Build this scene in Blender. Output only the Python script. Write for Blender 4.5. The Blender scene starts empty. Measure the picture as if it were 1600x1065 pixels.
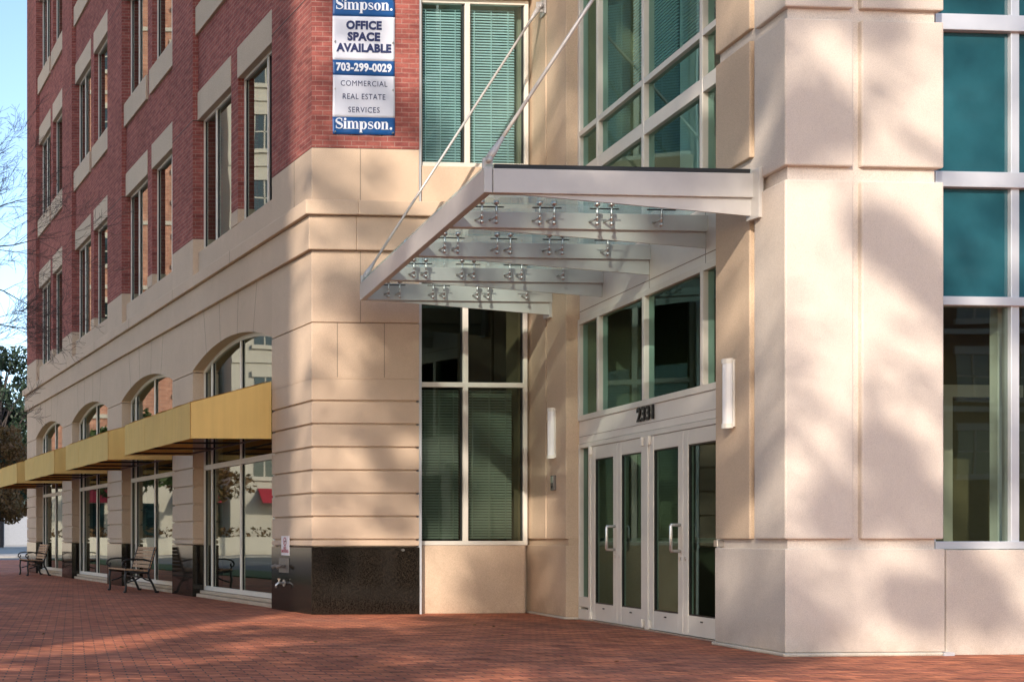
import bpy, bmesh, math, random
from mathutils import Vector, Matrix
R = math.radians
C = bpy.context.scene.collection
SC = bpy.context.scene

# ------------------------------------------------------------------ camera, light, exposure
H = 1.05
YAW = math.atan(133/2000)
cam_d = bpy.data.cameras.new('camera')
cam = bpy.data.objects.new('camera', cam_d); C.objects.link(cam)
cam.location = (0, 0, H); cam.rotation_euler = (R(90), 0, -YAW)
cam_d.sensor_width = 36; cam_d.lens = 45.0
cam_d.shift_x = (800+174)/1600; cam_d.shift_y = (840-532.5)/1600
cam_d.clip_start = 0.1; cam_d.clip_end = 3000
SC.camera = cam

SUN_EL, SUN_AZ = 25.0, 40.0          # the sun stands low behind the camera, to the left
w = bpy.data.worlds.new('World'); SC.world = w; w.use_nodes = True
nt = w.node_tree
sky = nt.nodes.new('ShaderNodeTexSky'); sky.sky_type = 'NISHITA'; sky.sun_disc = False
sky.sun_elevation = R(SUN_EL); sky.sun_rotation = R(180+SUN_AZ)
sky.air_density = 0.8; sky.dust_density = 0.7; sky.ozone_density = 2.5
wb = nt.nodes.new('ShaderNodeMix'); wb.data_type = 'RGBA'; wb.blend_type = 'MULTIPLY'; wb.inputs[0].default_value = 1.0
wb.inputs[7].default_value = (1.06, 0.985, 0.88, 1)          # warm daylight balance of the camera
nt.links.new(sky.outputs[0], wb.inputs[6]); nt.links.new(wb.outputs[2], nt.nodes['Background'].inputs[0])
nt.nodes['Background'].inputs[1].default_value = 0.15
sd = bpy.data.lights.new('sun', 'SUN'); sd.energy = 2.3; sd.angle = R(0.53); sd.color = (1.0, 0.89, 0.77)
sun = bpy.data.objects.new('sun', sd); C.objects.link(sun)
LDIR = Vector((math.sin(R(SUN_AZ))*math.cos(R(SUN_EL)), math.cos(R(SUN_AZ))*math.cos(R(SUN_EL)), -math.sin(R(SUN_EL))))
sun.rotation_euler = LDIR.to_track_quat('-Z', 'Y').to_euler()
sun.location = (-20, -25, 40)
SC.view_settings.view_transform = 'Standard'; SC.view_settings.look = 'None'
SC.view_settings.exposure = 1.40; SC.view_settings.gamma = 1.0
SC.cycles.max_bounces = 8; SC.cycles.transparent_max_bounces = 16
SC.cycles.sample_clamp_indirect = 6

# ------------------------------------------------------------------ materials
def newmat(name):
    m = bpy.data.materials.new(name); m.use_nodes = True
    return m, m.node_tree, m.node_tree.nodes['Principled BSDF']
def N(t, kind, **kw):
    n = t.nodes.new(kind)
    for k, v in kw.items():
        if k in n.inputs: n.inputs[k].default_value = v
        else: setattr(n, k, v)
    return n
def coords(t, which='UV', scale=(1, 1, 1), rot=0):
    tc = N(t, 'ShaderNodeTexCoord'); mp = N(t, 'ShaderNodeMapping')
    mp.inputs['Scale'].default_value = scale; mp.inputs['Rotation'].default_value = (0, 0, rot)
    t.links.new(tc.outputs[which], mp.inputs[0]); return mp.outputs[0]
def mixc(t, fac, a, b, mode='MIX'):
    n = t.nodes.new('ShaderNodeMix'); n.data_type = 'RGBA'; n.blend_type = mode
    for s, v in ((0, fac), (6, a), (7, b)):
        if hasattr(v, 'links'): t.links.new(v, n.inputs[s])
        else: n.inputs[s].default_value = (v if s == 0 else (*v, 1) if len(v) == 3 else v)
    return n.outputs[2]
def ramp(t, src, lo, hi, c0=(0, 0, 0), c1=(1, 1, 1)):
    r = t.nodes.new('ShaderNodeValToRGB'); r.color_ramp.elements[0].position = lo; r.color_ramp.elements[1].position = hi
    r.color_ramp.elements[0].color = (*c0, 1); r.color_ramp.elements[1].color = (*c1, 1)
    t.links.new(src, r.inputs[0]); return r.outputs[0]
def noise(t, vec, scale, detail=4, rough=0.6):
    n = N(t, 'ShaderNodeTexNoise', Scale=scale, Detail=detail, Roughness=rough)
    t.links.new(vec, n.inputs['Vector']); return n.outputs[0]
def bump(t, b, src, strength, dist=0.01):
    n = N(t, 'ShaderNodeBump', Strength=strength, Distance=dist)
    t.links.new(src, n.inputs['Height']); t.links.new(n.outputs[0], b.inputs['Normal'])

def stone(name, base, var=0.10, grain=1.0, rough=0.85):
    m, t, b = newmat(name)
    g = coords(t, 'Object')
    big = ramp(t, noise(t, g, 0.9, 5), 0.3, 0.7)
    med = ramp(t, noise(t, g, 9, 6, 0.7), 0.3, 0.7)
    st = coords(t, 'Object', (1.6, 1.6, 0.3))
    streak = ramp(t, noise(t, st, 1.6, 5, 0.65), 0.42, 0.75)
    fine = noise(t, g, 170, 2)
    d = tuple(c*(1-var*1.4) for c in base); l = tuple(min(1, c*(1+var)) for c in base)
    c = mixc(t, big, d, l)
    c = mixc(t, med, c, tuple(x*0.97 for x in base))
    n = t.nodes.new('ShaderNodeMath'); n.operation = 'MULTIPLY'; n.inputs[1].default_value = 0.09
    t.links.new(streak, n.inputs[0])
    c = mixc(t, n.outputs[0], c, tuple(x*0.62 for x in base))
    sp = ramp(t, fine, 0.35, 0.6, (0.80, 0.79, 0.78), (1.07, 1.07, 1.07))
    c = mixc(t, 1.0, c, sp, 'MULTIPLY')
    pit = ramp(t, noise(t, g, 42, 5, 0.75), 0.60, 0.74, (1, 1, 1), (0.80, 0.78, 0.76))
    c = mixc(t, 1.0, c, pit, 'MULTIPLY')
    oi = t.nodes.new('ShaderNodeObjectInfo')
    c = mixc(t, 1.0, c, ramp(t, oi.outputs['Random'], 0.0, 1.0, (0.93, 0.925, 0.92), (1.03, 1.03, 1.03)), 'MULTIPLY')
    sepz = t.nodes.new('ShaderNodeSeparateXYZ'); gm = t.nodes.new('ShaderNodeNewGeometry'); t.links.new(gm.outputs['Position'], sepz.inputs[0])
    foot = ramp(t, sepz.outputs['Z'], 0.0, 0.35, (0.74, 0.70, 0.66), (1, 1, 1))
    splash = mixc(t, ramp(t, noise(t, g, 2.2, 6, 0.7), 0.35, 0.65), (1, 1, 1), foot)
    c = mixc(t, 1.0, c, splash, 'MULTIPLY')
    t.links.new(c, b.inputs['Base Color']); b.inputs['Roughness'].default_value = rough
    bump(t, b, fine, 0.18*grain, 0.01)
    return m
def plain(name, col, rough=0.5, metal=0.0, var=0.06, scale=3, bmp=0.0, spec=0.5):
    m, t, b = newmat(name)
    g = coords(t, 'Object')
    f = ramp(t, noise(t, g, scale, 6, 0.65), 0.3, 0.7)
    c = mixc(t, f, tuple(x*(1-var) for x in col), tuple(min(1, x*(1+var)) for x in col))
    t.links.new(c, b.inputs['Base Color'])
    b.inputs['Roughness'].default_value = rough; b.inputs['Metallic'].default_value = metal
    b.inputs['Specular IOR Level'].default_value = spec
    if bmp: bump(t, b, noise(t, g, scale*12, 3), bmp, 0.01)
    return m
def brickmat(name, c1, c2, mortar, bw=0.203, rh=0.0677, ms=0.010, rot=0, patch=0.25, rough=0.85, bstr=0.5, which='UV', dirt=None):
    each_v = 0.14 if dirt else 0.0
    m, t, b = newmat(name)
    v = coords(t, which, (1, 1, 1), rot)
    n = N(t, 'ShaderNodeTexBrick', Scale=1.0)
    n.offset = 0.5; n.squash = 1.0
    n.inputs['Mortar Size'].default_value = ms*0.5; n.inputs['Mortar Smooth'].default_value = 0.2
    n.inputs['Bias'].default_value = -0.15
    n.inputs['Brick Width'].default_value = bw; n.inputs['Row Height'].default_value = rh
    n.inputs['Color1'].default_value = (*c1, 1); n.inputs['Color2'].default_value = (*c2, 1); n.inputs['Mortar'].default_value = (*mortar, 1)
    t.links.new(v, n.inputs['Vector'])
    p = ramp(t, noise(t, v, 0.7, 5), 0.3, 0.72, (1-patch,)*3, (1+patch*0.4,)*3)
    c = mixc(t, 1.0, n.outputs[0], p, 'MULTIPLY')
    g = ramp(t, noise(t, v, 40, 4), 0.25, 0.75, (0.8,)*3, (1.12,)*3)
    mp2 = N(t, 'ShaderNodeMapping'); mp2.inputs['Scale'].default_value = (1/bw, 1/rh, 1); t.links.new(v, mp2.inputs[0])
    each = ramp(t, noise(t, mp2.outputs[0], 0.85, 2, 0.5), 0.30, 0.70, (0.74-each_v, 0.71-each_v, 0.72-each_v), (1.20+each_v, 1.21+each_v, 1.18+each_v))
    c = mixc(t, 1.0, c, each, 'MULTIPLY')
    c = mixc(t, 1.0, c, g, 'MULTIPLY')
    if dirt:
        dn = ramp(t, noise(t, v, 0.33, 6, 0.7), 0.5, 0.72)
        k = t.nodes.new('ShaderNodeMath'); k.operation = 'MULTIPLY'; k.inputs[1].default_value = 0.45
        t.links.new(dn, k.inputs[0]); c = mixc(t, k.outputs[0], c, dirt)
    t.links.new(c, b.inputs['Base Color']); b.inputs['Roughness'].default_value = rough; b.inputs['Specular IOR Level'].default_value = 0.2
    inv = t.nodes.new('ShaderNodeMath'); inv.operation = 'SUBTRACT'; inv.inputs[0].default_value = 1.0
    t.links.new(n.outputs['Fac'], inv.inputs[1]); bump(t, b, inv.outputs[0], bstr, 0.006)
    return m
def glassmat(name, tint, refl=(0.86, 0.97, 0.92), ior=2.2, wav=0.02, wscale=0.9):
    m, t, b = newmat(name); t.nodes.remove(b)
    out = t.nodes['Material Output']
    tr = N(t, 'ShaderNodeBsdfTransparent'); tr.inputs[0].default_value = (*tint, 1)
    gl = N(t, 'ShaderNodeBsdfGlossy'); gl.inputs[0].default_value = (*refl, 1); gl.inputs['Roughness'].default_value = 0.012
    fr = N(t, 'ShaderNodeFresnel'); ge = t.nodes.new('ShaderNodeNewGeometry'); mi = t.nodes.new('ShaderNodeMapRange')      # same reflectance from either side of the sheet
    mi.inputs['To Min'].default_value = ior; mi.inputs['To Max'].default_value = 1/ior
    t.links.new(ge.outputs['Backfacing'], mi.inputs['Value']); t.links.new(mi.outputs[0], fr.inputs[0])
    g = coords(t, 'Object')
    bp = N(t, 'ShaderNodeBump', Strength=wav, Distance=0.05)
    t.links.new(noise(t, g, wscale, 1), bp.inputs['Height']); t.links.new(bp.outputs[0], gl.inputs['Normal'])
    mx = N(t, 'ShaderNodeMixShader')
    t.links.new(fr.outputs[0], mx.inputs[0]); t.links.new(tr.outputs[0], mx.inputs[1]); t.links.new(gl.outputs[0], mx.inputs[2])
    t.links.new(mx.outputs[0], out.inputs[0]); return m
def fritted(name, tint, refl, ior, wav):
    m = glassmat(name, tint, refl, ior, wav); t = m.node_tree; out = t.nodes['Material Output']; src = out.inputs[0].links[0].from_socket
    tl = N(t, 'ShaderNodeBsdfTranslucent'); tl.inputs[0].default_value = (0.72, 0.84, 0.84, 1)
    mx = N(t, 'ShaderNodeMixShader'); mx.inputs[0].default_value = 0.15
    t.links.new(src, mx.inputs[1]); t.links.new(tl.outputs[0], mx.inputs[2]); t.links.new(mx.outputs[0], out.inputs[0]); return m
def fabric(name, col, trans=0.4):
    m, t, b = newmat(name); out = t.nodes['Material Output']
    g = coords(t, 'Object')
    f = ramp(t, noise(t, g, 1.5, 6, 0.65), 0.3, 0.7)
    st = ramp(t, noise(t, coords(t, 'Object', (9, 9, 0.6)), 1.2, 4), 0.35, 0.7)
    c = mixc(t, f, tuple(x*0.88 for x in col), tuple(x*1.06 for x in col))
    c = mixc(t, 0.5, c, mixc(t, st, tuple(x*0.85 for x in col), tuple(x*1.05 for x in col)))
    t.links.new(c, b.inputs['Base Color']); b.inputs['Roughness'].default_value = 0.8
    tl = N(t, 'ShaderNodeBsdfTranslucent'); tl.inputs[0].default_value = (col[0]*1.1, col[1]*0.75, col[2]*0.4, 1)
    mx = N(t, 'ShaderNodeMixShader'); mx.inputs[0].default_value = trans
    t.links.new(b.outputs[0], mx.inputs[1]); t.links.new(tl.outputs[0], mx.inputs[2]); t.links.new(mx.outputs[0], out.inputs[0])
    bump(t, b, noise(t, g, 60, 2), 0.05)
    return m
def foliage(name, a, b_):
    m, t, b = newmat(name); out = t.nodes['Material Output']
    f = ramp(t, noise(t, coords(t, 'Object'), 1.3, 5), 0.35, 0.65)
    oi = t.nodes.new('ShaderNodeNewGeometry')
    c = mixc(t, f, a, b_); c = mixc(t, oi.outputs['Random Per Island'], c, tuple(x*0.7 for x in b_))
    t.links.new(c, b.inputs['Base Color']); b.inputs['Roughness'].default_value = 0.6
    tl = N(t, 'ShaderNodeBsdfTranslucent'); t.links.new(c, tl.inputs[0])
    mx = N(t, 'ShaderNodeMixShader'); mx.inputs[0].default_value = 0.3
    t.links.new(b.outputs[0], mx.inputs[1]); t.links.new(tl.outputs[0], mx.inputs[2]); t.links.new(mx.outputs[0], out.inputs[0])
    return m

M = {}
M['stone'] = stone('cast stone', (0.62, 0.465, 0.335))
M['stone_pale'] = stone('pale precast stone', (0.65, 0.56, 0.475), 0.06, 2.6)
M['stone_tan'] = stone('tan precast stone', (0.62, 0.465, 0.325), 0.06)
M['sealant'] = plain('joint sealant', (0.30, 0.23, 0.17), 0.8)
M['dark_joint'] = plain('dark joint', (0.07, 0.035, 0.03), 0.8)
M['lime'] = stone('lintel stone', (0.59, 0.465, 0.34), 0.05)
M['brick'] = brickmat('red brick', (0.35, 0.108, 0.088), (0.26, 0.074, 0.066), (0.37, 0.22, 0.185))
M['paver'] = brickmat('brick paving', (0.60, 0.200, 0.098), (0.35, 0.105, 0.064), (0.13, 0.08, 0.06), 0.205, 0.103, 0.013, R(12), 0.35, 0.8, 0.8, 'Object', (0.23, 0.13, 0.10))
def granite():
    m, t, b = newmat('polished granite'); g = coords(t, 'Object')
    f = ramp(t, noise(t, g, 125, 4, 0.75), 0.46, 0.68, (0.004, 0.0035, 0.003), (0.046, 0.034, 0.024))
    t.links.new(f, b.inputs['Base Color']); b.inputs['Roughness'].default_value = 0.10; b.inputs['Specular IOR Level'].default_value = 0.32
    return m
M['granite'] = granite()
M['alu'] = plain('champagne aluminium', (0.70, 0.655, 0.575), 0.40, 0.12, 0.04)
M['alu_blue'] = plain('clear aluminium', (0.60, 0.61, 0.63), 0.35, 0.35, 0.04)
M['white_panel'] = plain('white metal panel', (0.76, 0.71, 0.63), 0.4, 0.1, 0.04)
M['canopy'] = plain('painted canopy steel', (0.50, 0.475, 0.445), 0.42, 0.15, 0.07, 2)
M['canopy_beam_lit'] = plain('canopy steel with glow painted in', (0.56, 0.555, 0.52), 0.4, 0.1, 0.05, 2)  # canopy paint made paler: light through the roof glass put into the colour
M['steel'] = plain('brushed steel', (0.62, 0.60, 0.57), 0.28, 0.9, 0.08, 8)
M['dark_metal'] = plain('black iron', (0.015, 0.014, 0.014), 0.35, 0.3)
M['gasket'] = plain('black gasket', (0.012, 0.014, 0.014), 0.6)
M['glass'] = glassmat('street glass', (0.30, 0.46, 0.41), (0.93, 1.0, 0.95), 2.7, 0.05, 0.6)
M['glass_green'] = glassmat('green glass', (0.50, 0.70, 0.64), (0.34, 0.54, 0.52), 1.75, 0.06, 0.7)
M['glass_clear'] = glassmat('pale green glass', (0.50, 0.655, 0.655), (0.55, 0.82, 0.88), 2.0, 0.05, 0.7)
M['glass_shaded'] = glassmat('front glass with canopy shade', (0.29, 0.335, 0.285), (0.62, 0.78, 0.70), 1.8, 0.05, 0.7)  # lower front window: the canopy's shade is put into the tint
M['glass_olive'] = glassmat('olive glass', (0.54, 0.60, 0.53), (0.70, 0.85, 0.85), 1.75, 0.04, 0.7)
M['glass_door'] = glassmat('door glass', (0.36, 0.50, 0.45), (0.34, 0.46, 0.42), 1.75, 0.03, 0.7)
M['glass_roof'] = fritted('canopy glass', (0.86, 0.94, 0.93), (0.8, 0.95, 0.95), 1.5, 0.01)
M['spandrel'] = plain('teal spandrel glass', (0.016, 0.078, 0.096), 0.05, 0.0, 0.3, 0.7, spec=0.5)
M['blind'] = plain('blind slats', (0.84, 0.88, 0.85), 0.6)
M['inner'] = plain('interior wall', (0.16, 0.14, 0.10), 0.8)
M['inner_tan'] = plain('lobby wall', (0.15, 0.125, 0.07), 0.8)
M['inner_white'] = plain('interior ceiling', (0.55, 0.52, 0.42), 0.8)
M['awning'] = fabric('mustard canvas', (0.86, 0.60, 0.20), 0.20)
M['banner_white'] = plain('white vinyl', (0.72, 0.73, 0.80), 0.45, 0, 0.03)
M['banner_blue'] = plain('blue vinyl', (0.012, 0.085, 0.27), 0.4, 0, 0.08)
M['navy'] = plain('navy ink', (0.03, 0.04, 0.12), 0.5)
M['ink_white'] = plain('white ink', (0.82, 0.84, 0.90), 0.5)
M['wood'] = plain('bench wood', (0.40, 0.235, 0.125), 0.6, 0, 0.25, 14)
M['lamp_glass'] = plain('opal lamp glass', (0.80, 0.78, 0.76), 0.25)
M['sign_white'] = plain('sign white', (0.8, 0.74, 0.74), 0.4)
M['sign_red'] = plain('sign red', (0.50, 0.03, 0.06), 0.4)
M['black'] = plain('black paint', (0.008, 0.008, 0.009), 0.35)
M['grey_box'] = plain('grey plastic', (0.16, 0.14, 0.12), 0.4)
M['asphalt'] = plain('asphalt', (0.10, 0.11, 0.12), 0.85, 0, 0.2, 1.2, 0.3)
M['concrete'] = stone('concrete', (0.42, 0.40, 0.37), 0.08)
M['grass'] = plain('lawn', (0.06, 0.11, 0.03), 0.9, 0, 0.35, 3, 0.5)
M['bark'] = plain('bark', (0.06, 0.047, 0.042), 0.9, 0, 0.3, 8, 0.5)
M['leaf'] = foliage('green leaves', (0.045, 0.085, 0.022), (0.10, 0.14, 0.03))
M['leaf_dark'] = foliage('dark leaves', (0.018, 0.04, 0.02), (0.05, 0.085, 0.04))
M['leaf_autumn'] = foliage('autumn leaves', (0.10, 0.075, 0.02), (0.21, 0.10, 0.03))
M['pale_wall'] = stone('pale render', (0.66, 0.60, 0.50), 0.06)
M['white_wall'] = plain('white painted wall', (0.27, 0.28, 0.30), 0.6)
M['dark_glass'] = plain('dark window glass', (0.012, 0.03, 0.033), 0.05, 0, 0.2, 1, spec=0.8)
M['far_brick'] = brickmat('orange brick', (0.62, 0.30, 0.20), (0.56, 0.25, 0.165), (0.55, 0.40, 0.32), 0.4, 0.14, 0.02)
M['tower_dark'] = brickmat('brown brick', (0.16, 0.09, 0.07), (0.12, 0.07, 0.055), (0.16, 0.13, 0.11), 0.4, 0.14, 0.02)
M['red_canvas'] = fabric('red canvas', (0.45, 0.03, 0.05), 0.2)
M['street_blue'] = plain('street sign blue', (0.02, 0.10, 0.32), 0.4)

# ------------------------------------------------------------------ mesh helpers
class MB:
    def __init__(s): s.v = []; s.f = []
    def poly(s, pts):
        n = len(s.v); s.v += [tuple(p) for p in pts]; s.f.append(tuple(range(n, n+len(pts))))
    def solid(s, a, b):                 # two matching rings -> closed prism; a seen from outside ccw when reversed
        n = len(s.v); k = len(a); s.v += [tuple(p) for p in a] + [tuple(p) for p in b]
        s.f.append(tuple(n+i for i in reversed(range(k)))); s.f.append(tuple(n+k+i for i in range(k)))
        for i in range(k):
            j = (i+1) % k; s.f.append((n+i, n+j, n+k+j, n+k+i))
        return s
    def prism(s, xy, z0, z1):
        ar = sum(xy[i][0]*xy[(i+1) % len(xy)][1]-xy[(i+1) % len(xy)][0]*xy[i][1] for i in range(len(xy)))
        if ar < 0: xy = xy[::-1]
        return s.solid([(x, y, z0) for x, y in xy], [(x, y, z1) for x, y in xy])
    def box(s, x0, x1, y0, y1, z0, z1):
        return s.prism([(x0, y0), (x1, y0), (x1, y1), (x0, y1)], z0, z1)
    def tube(s, pts, r, n=8, cap=True):
        pts = [Vector(p) for p in pts]; rs = r if isinstance(r, (list, tuple)) else [r]*len(pts)
        rings = []; up = None
        for i, p in enumerate(pts):
            d = (pts[min(i+1, len(pts)-1)]-pts[max(i-1, 0)])
            if d.length < 1e-9: d = Vector((0, 0, 1))
            d.normalize()
            if up is None: up = Vector((0, 0, 1)) if abs(d.z) < 0.9 else Vector((1, 0, 0))
            u = d.cross(up).normalized(); v = u.cross(d).normalized(); up = v
            b = len(s.v)
            for k in range(n):
                a = 2*math.pi*k/n; q = p+(u*math.cos(a)+v*math.sin(a))*rs[i]; s.v.append(tuple(q))
            rings.append(b)
        for b0, b1 in zip(rings, rings[1:]):
            for k in range(n):
                j = (k+1) % n; s.f.append((b0+k, b1+k, b1+j, b0+j))
        if cap:
            s.f.append(tuple(rings[0]+k for k in range(n))); s.f.append(tuple(rings[-1]+k for k in reversed(range(n))))
        return s
    def ball(s, c, r, n=10, sq=(1, 1, 1)):
        m = n//2; c = Vector(c); base = len(s.v)
        for i in range(m+1):
            th = math.pi*i/m
            for k in range(n):
                a = 2*math.pi*k/n
                s.v.append((c.x+r*sq[0]*math.sin(th)*math.cos(a), c.y+r*sq[1]*math.sin(th)*math.sin(a), c.z+r*sq[2]*math.cos(th)))
        for i in range(m):
            for k in range(n):
                j = (k+1) % n
                s.f.append((base+i*n+k, base+(i+1)*n+k, base+(i+1)*n+j, base+i*n+j))
        return s
    def build(s, name, mat, parent=None, bevel=0, smooth=False):
        org = Vector(parent.matrix_world.translation) if parent else Vector((0, 0, 0))
        if parent: org = WORG.get(parent.name, Vector((0, 0, 0)))
        me = bpy.data.meshes.new(name); me.from_pydata(s.v, [], s.f); me.validate()
        uv = me.uv_layers.new(name='uv')
        for p in me.polygons:
            n = p.normal
            if abs(n.z) > 0.75: tx, ty, flat = 1, 0, True
            else:
                l = math.hypot(n.x, n.y) or 1; tx, ty, flat = -n.y/l, n.x/l, False
            for li in p.loop_indices:
                c = me.vertices[me.loops[li].vertex_index].co
                uv.data[li].uv = (c.x, c.y) if flat else (c.x*tx+c.y*ty, c.z)
            p.use_smooth = smooth
        me.transform(Matrix.Translation(-org))
        me.materials.append(mat)
        o = bpy.data.objects.new(name, me); C.objects.link(o)
        if parent: o.parent = parent
        WORG[o.name] = org
        if bevel:
            b = o.modifiers.new('edge', 'BEVEL'); b.width = bevel; b.segments = 2; b.limit_method = 'ANGLE'; b.angle_limit = R(40)
        return o
WORG = {}
def tag(o, label=None, cat=None, group=None, kind=None):
    if label: o['label'] = label
    if cat: o['category'] = cat
    if group: o['group'] = group
    if kind: o['kind'] = kind
    return o
def thing(name, loc, label, cat, group=None):
    o = bpy.data.objects.new(name, None); C.objects.link(o); o.location = loc; o.empty_display_size = 0.2
    WORG[o.name] = Vector(loc)
    return tag(o, label, cat, group)
def copy_tree(o, loc=None, parent=None, rotz=None):
    c = o.copy(); C.objects.link(c)
    if parent: c.parent = parent
    if loc is not None: c.location = loc
    if rotz is not None: c.rotation_euler = (0, 0, rotz)
    for ch in list(o.children): copy_tree(ch, None, c)
    return c
def text_mesh(s, size, bold=0.0, extrude=0.0, sx=1.0, spacing=1.0):
    cu = bpy.data.curves.new('lettering', 'FONT'); cu.body = s; cu.size = size; cu.align_x = 'CENTER'; cu.align_y = 'CENTER'
    cu.offset = bold; cu.extrude = extrude; cu.space_character = spacing; cu.resolution_u = 3
    o = bpy.data.objects.new('lettering', cu); C.objects.link(o)
    bpy.context.view_layer.update()
    me = bpy.data.meshes.new_from_object(o.evaluated_get(bpy.context.evaluated_depsgraph_get()))
    bpy.data.objects.remove(o); bpy.data.curves.remove(cu)
    for v in me.vertices: v.co.x *= sx
    return me

# ------------------------------------------------------------------ plan of the site (metres)
X0, YC = 6.95, 17.12                      # corner of the brick wing; its street front runs along +Y
FA = [0.0, 1.50, 5.375, 6.645, 10.50, 11.82, 15.72, 16.96, 20.84, 22.40]   # pier / bay boundaries along the street front
PIERS = [(FA[0], FA[1]), (FA[2], FA[3]), (FA[4], FA[5]), (FA[6], FA[7]), (FA[8], FA[9])]
BAYS = [(FA[1], FA[2]), (FA[3], FA[4]), (FA[5], FA[6]), (FA[7], FA[8])]
EP = Vector((8.671, 10.778)); ED = Vector((0.2203, 0.9754)); EN = Vector((-0.9754, 0.2203))   # entrance wall: corner, run, outward normal
def E(s, off=0.0): p = EP + ED*s - EN*off; return (p.x, p.y)      # off = metres into the building
YR = EP.y

# ------------------------------------------------------------------ ground, road
g = MB(); g.box(-400, 400, -300, 1500, -0.6, -0.12); tag(g.build('ground', M['concrete']), kind='structure')
g = MB(); g.prism([(-1.5, -40), (60, -40), (60, 61), (2.6, 61), (2.6, 22), (-1.5, 16)], -0.11, 0.0); tag(g.build('pavement', M['paver']), kind='structure')
g = MB(); g.box(-11.5, -1.66, -60, 62, -0.116, -0.1); g.box(-1.66, 0.2, 24, 62, -0.1165, -0.1005); g.box(-90, 140, 62, 73, -0.117, -0.101)
tag(g.build('road', M['asphalt']), kind='structure')
g = MB(); g.box(-1.655, -1.505, -40, 16, -0.115, 0.004); tag(g.build('kerb', M['concrete'], None, 0.015), kind='structure')
g = MB(); g.box(-15, -11.6, -60, 61, -0.115, 0.0); g.box(-90, 140, 73.1, 79, -0.115, 0.0)
tag(g.build('footpath', M['concrete']), kind='structure')
g = MB()
for y in range(-40, 60, 6): g.box(-6.65, -6.5, y, y+3, -0.0995, -0.0955)
for x in range(-80, 130, 6): g.box(x, x+3, 67.4, 67.52, -0.0995, -0.0955)
tag(g.build('road_markings', M['white_wall']), kind='structure')

# ------------------------------------------------------------------ the office building
B = thing('office_building', (X0, YC, 0), 'red brick and tan stone office building with arched shop windows and a glazed corner entrance', 'building')
JZ = [1.026+0.3172*i for i in range(8)]    # rustication joints
GT = 0.927
FW = 1.519                                 # width of the front pier

def stone_pier(y0, y1, x1, corner=False):
    m = MB(); r = 0.036
    m.box(X0+r, X0+x1-(0.02 if corner else 0), YC+y0+(r if not corner else r), YC+y1-r, GT, 4.985)
    z = [GT+0.004] + JZ + [3.246]
    for a, b in zip(z, z[1:]):
        m.box(X0, X0+x1, YC+y0, YC+y1, a+0.014, b-0.014)
    return m
for i, (a, b) in enumerate(PIERS):
    w_ = FW if i == 0 else 0.55
    m = stone_pier(a, b, w_, i == 0)
    m.box(X0-0.001, X0+w_+0.001, YC+a-0.001, YC+b+0.001, 3.255, 3.997)
    m.box(X0-0.001, X0+w_+0.001, YC+a-0.001, YC+b+0.001, 4.009, 4.985)
    m.build('stone_pier', M['stone'], B, 0.007)
    m = MB(); m.box(X0-0.004, X0+w_+0.004, YC+a-0.004, YC+b+0.004, 0.0, GT-0.004); m.build('granite_base', M['granite'], B, 0.006)
    # stone plinth of the brick pier above the cornice
    m = MB(); m.box(X0, X0+w_, YC+a, YC+b, 5.655, 6.395); m.build('stone_plinth', M['stone'], B, 0.008)
    # brick pier with dark expansion joints
    m = MB(); m.box(X0, X0+w_, YC+a, YC+b, 6.402, 24.0); m.build('brick_pier', M['brick'], B)
    m = MB(); m.box(X0+0.006, X0+w_-0.006, YC+a+0.006, YC+b-0.006, 6.380, 6.4025); m.build('expansion_joint', M['dark_joint'], B)
    for z in (8.50, 12.80, 17.10):
        m = MB(); m.box(X0-0.0025, X0+w_+0.0025, YC+a-0.0025, YC+b+0.0025, z, z+0.016); m.build('expansion_joint', M['dark_joint'], B)
# vertical joints in the front face of the corner pier and on the plinth
for x, z0, z1 in ((0.36, 3.256, 3.998), (1.024, 3.256, 3.998), (0.685, 4.01, 4.985), (0.685, 5.66, 6.39)):
    m = MB(); m.box(X0+x-0.006, X0+x+0.006, YC-0.0025, YC+0.02, z0, z1); m.build('stone_joint', M['sealant'], B)
m = MB(); m.box(X0-0.0025, X0+0.02, YC+0.62, YC+0.632, 5.66, 6.39); m.build('stone_joint', M['sealant'], B)
for a, b in BAYS:
    c = (a+b)/2
    for dy, lean in ((-1.15, -0.16), (-0.42, -0.05), (0.42, 0.05), (1.15, 0.16)):
        # joints fanning out from the arch
        z0 = 4.04+0.30*(1-((dy)/1.94)**2)
        m = MB(); m.solid([(X0-0.002, YC+c+dy-0.006, z0), (X0-0.002, YC+c+dy+0.006, z0), (X0-0.002, YC+c+dy+lean+0.006, 4.985), (X0-0.002, YC+c+dy+lean-0.006, 4.985)],
                [(X0+0.02, YC+c+dy-0.006, z0), (X0+0.02, YC+c+dy+0.006, z0), (X0+0.02, YC+c+dy+lean+0.006, 4.985), (X0+0.02, YC+c+dy+lean-0.006, 4.985)])
        m.build('stone_joint', M['sealant'], B)
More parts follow.
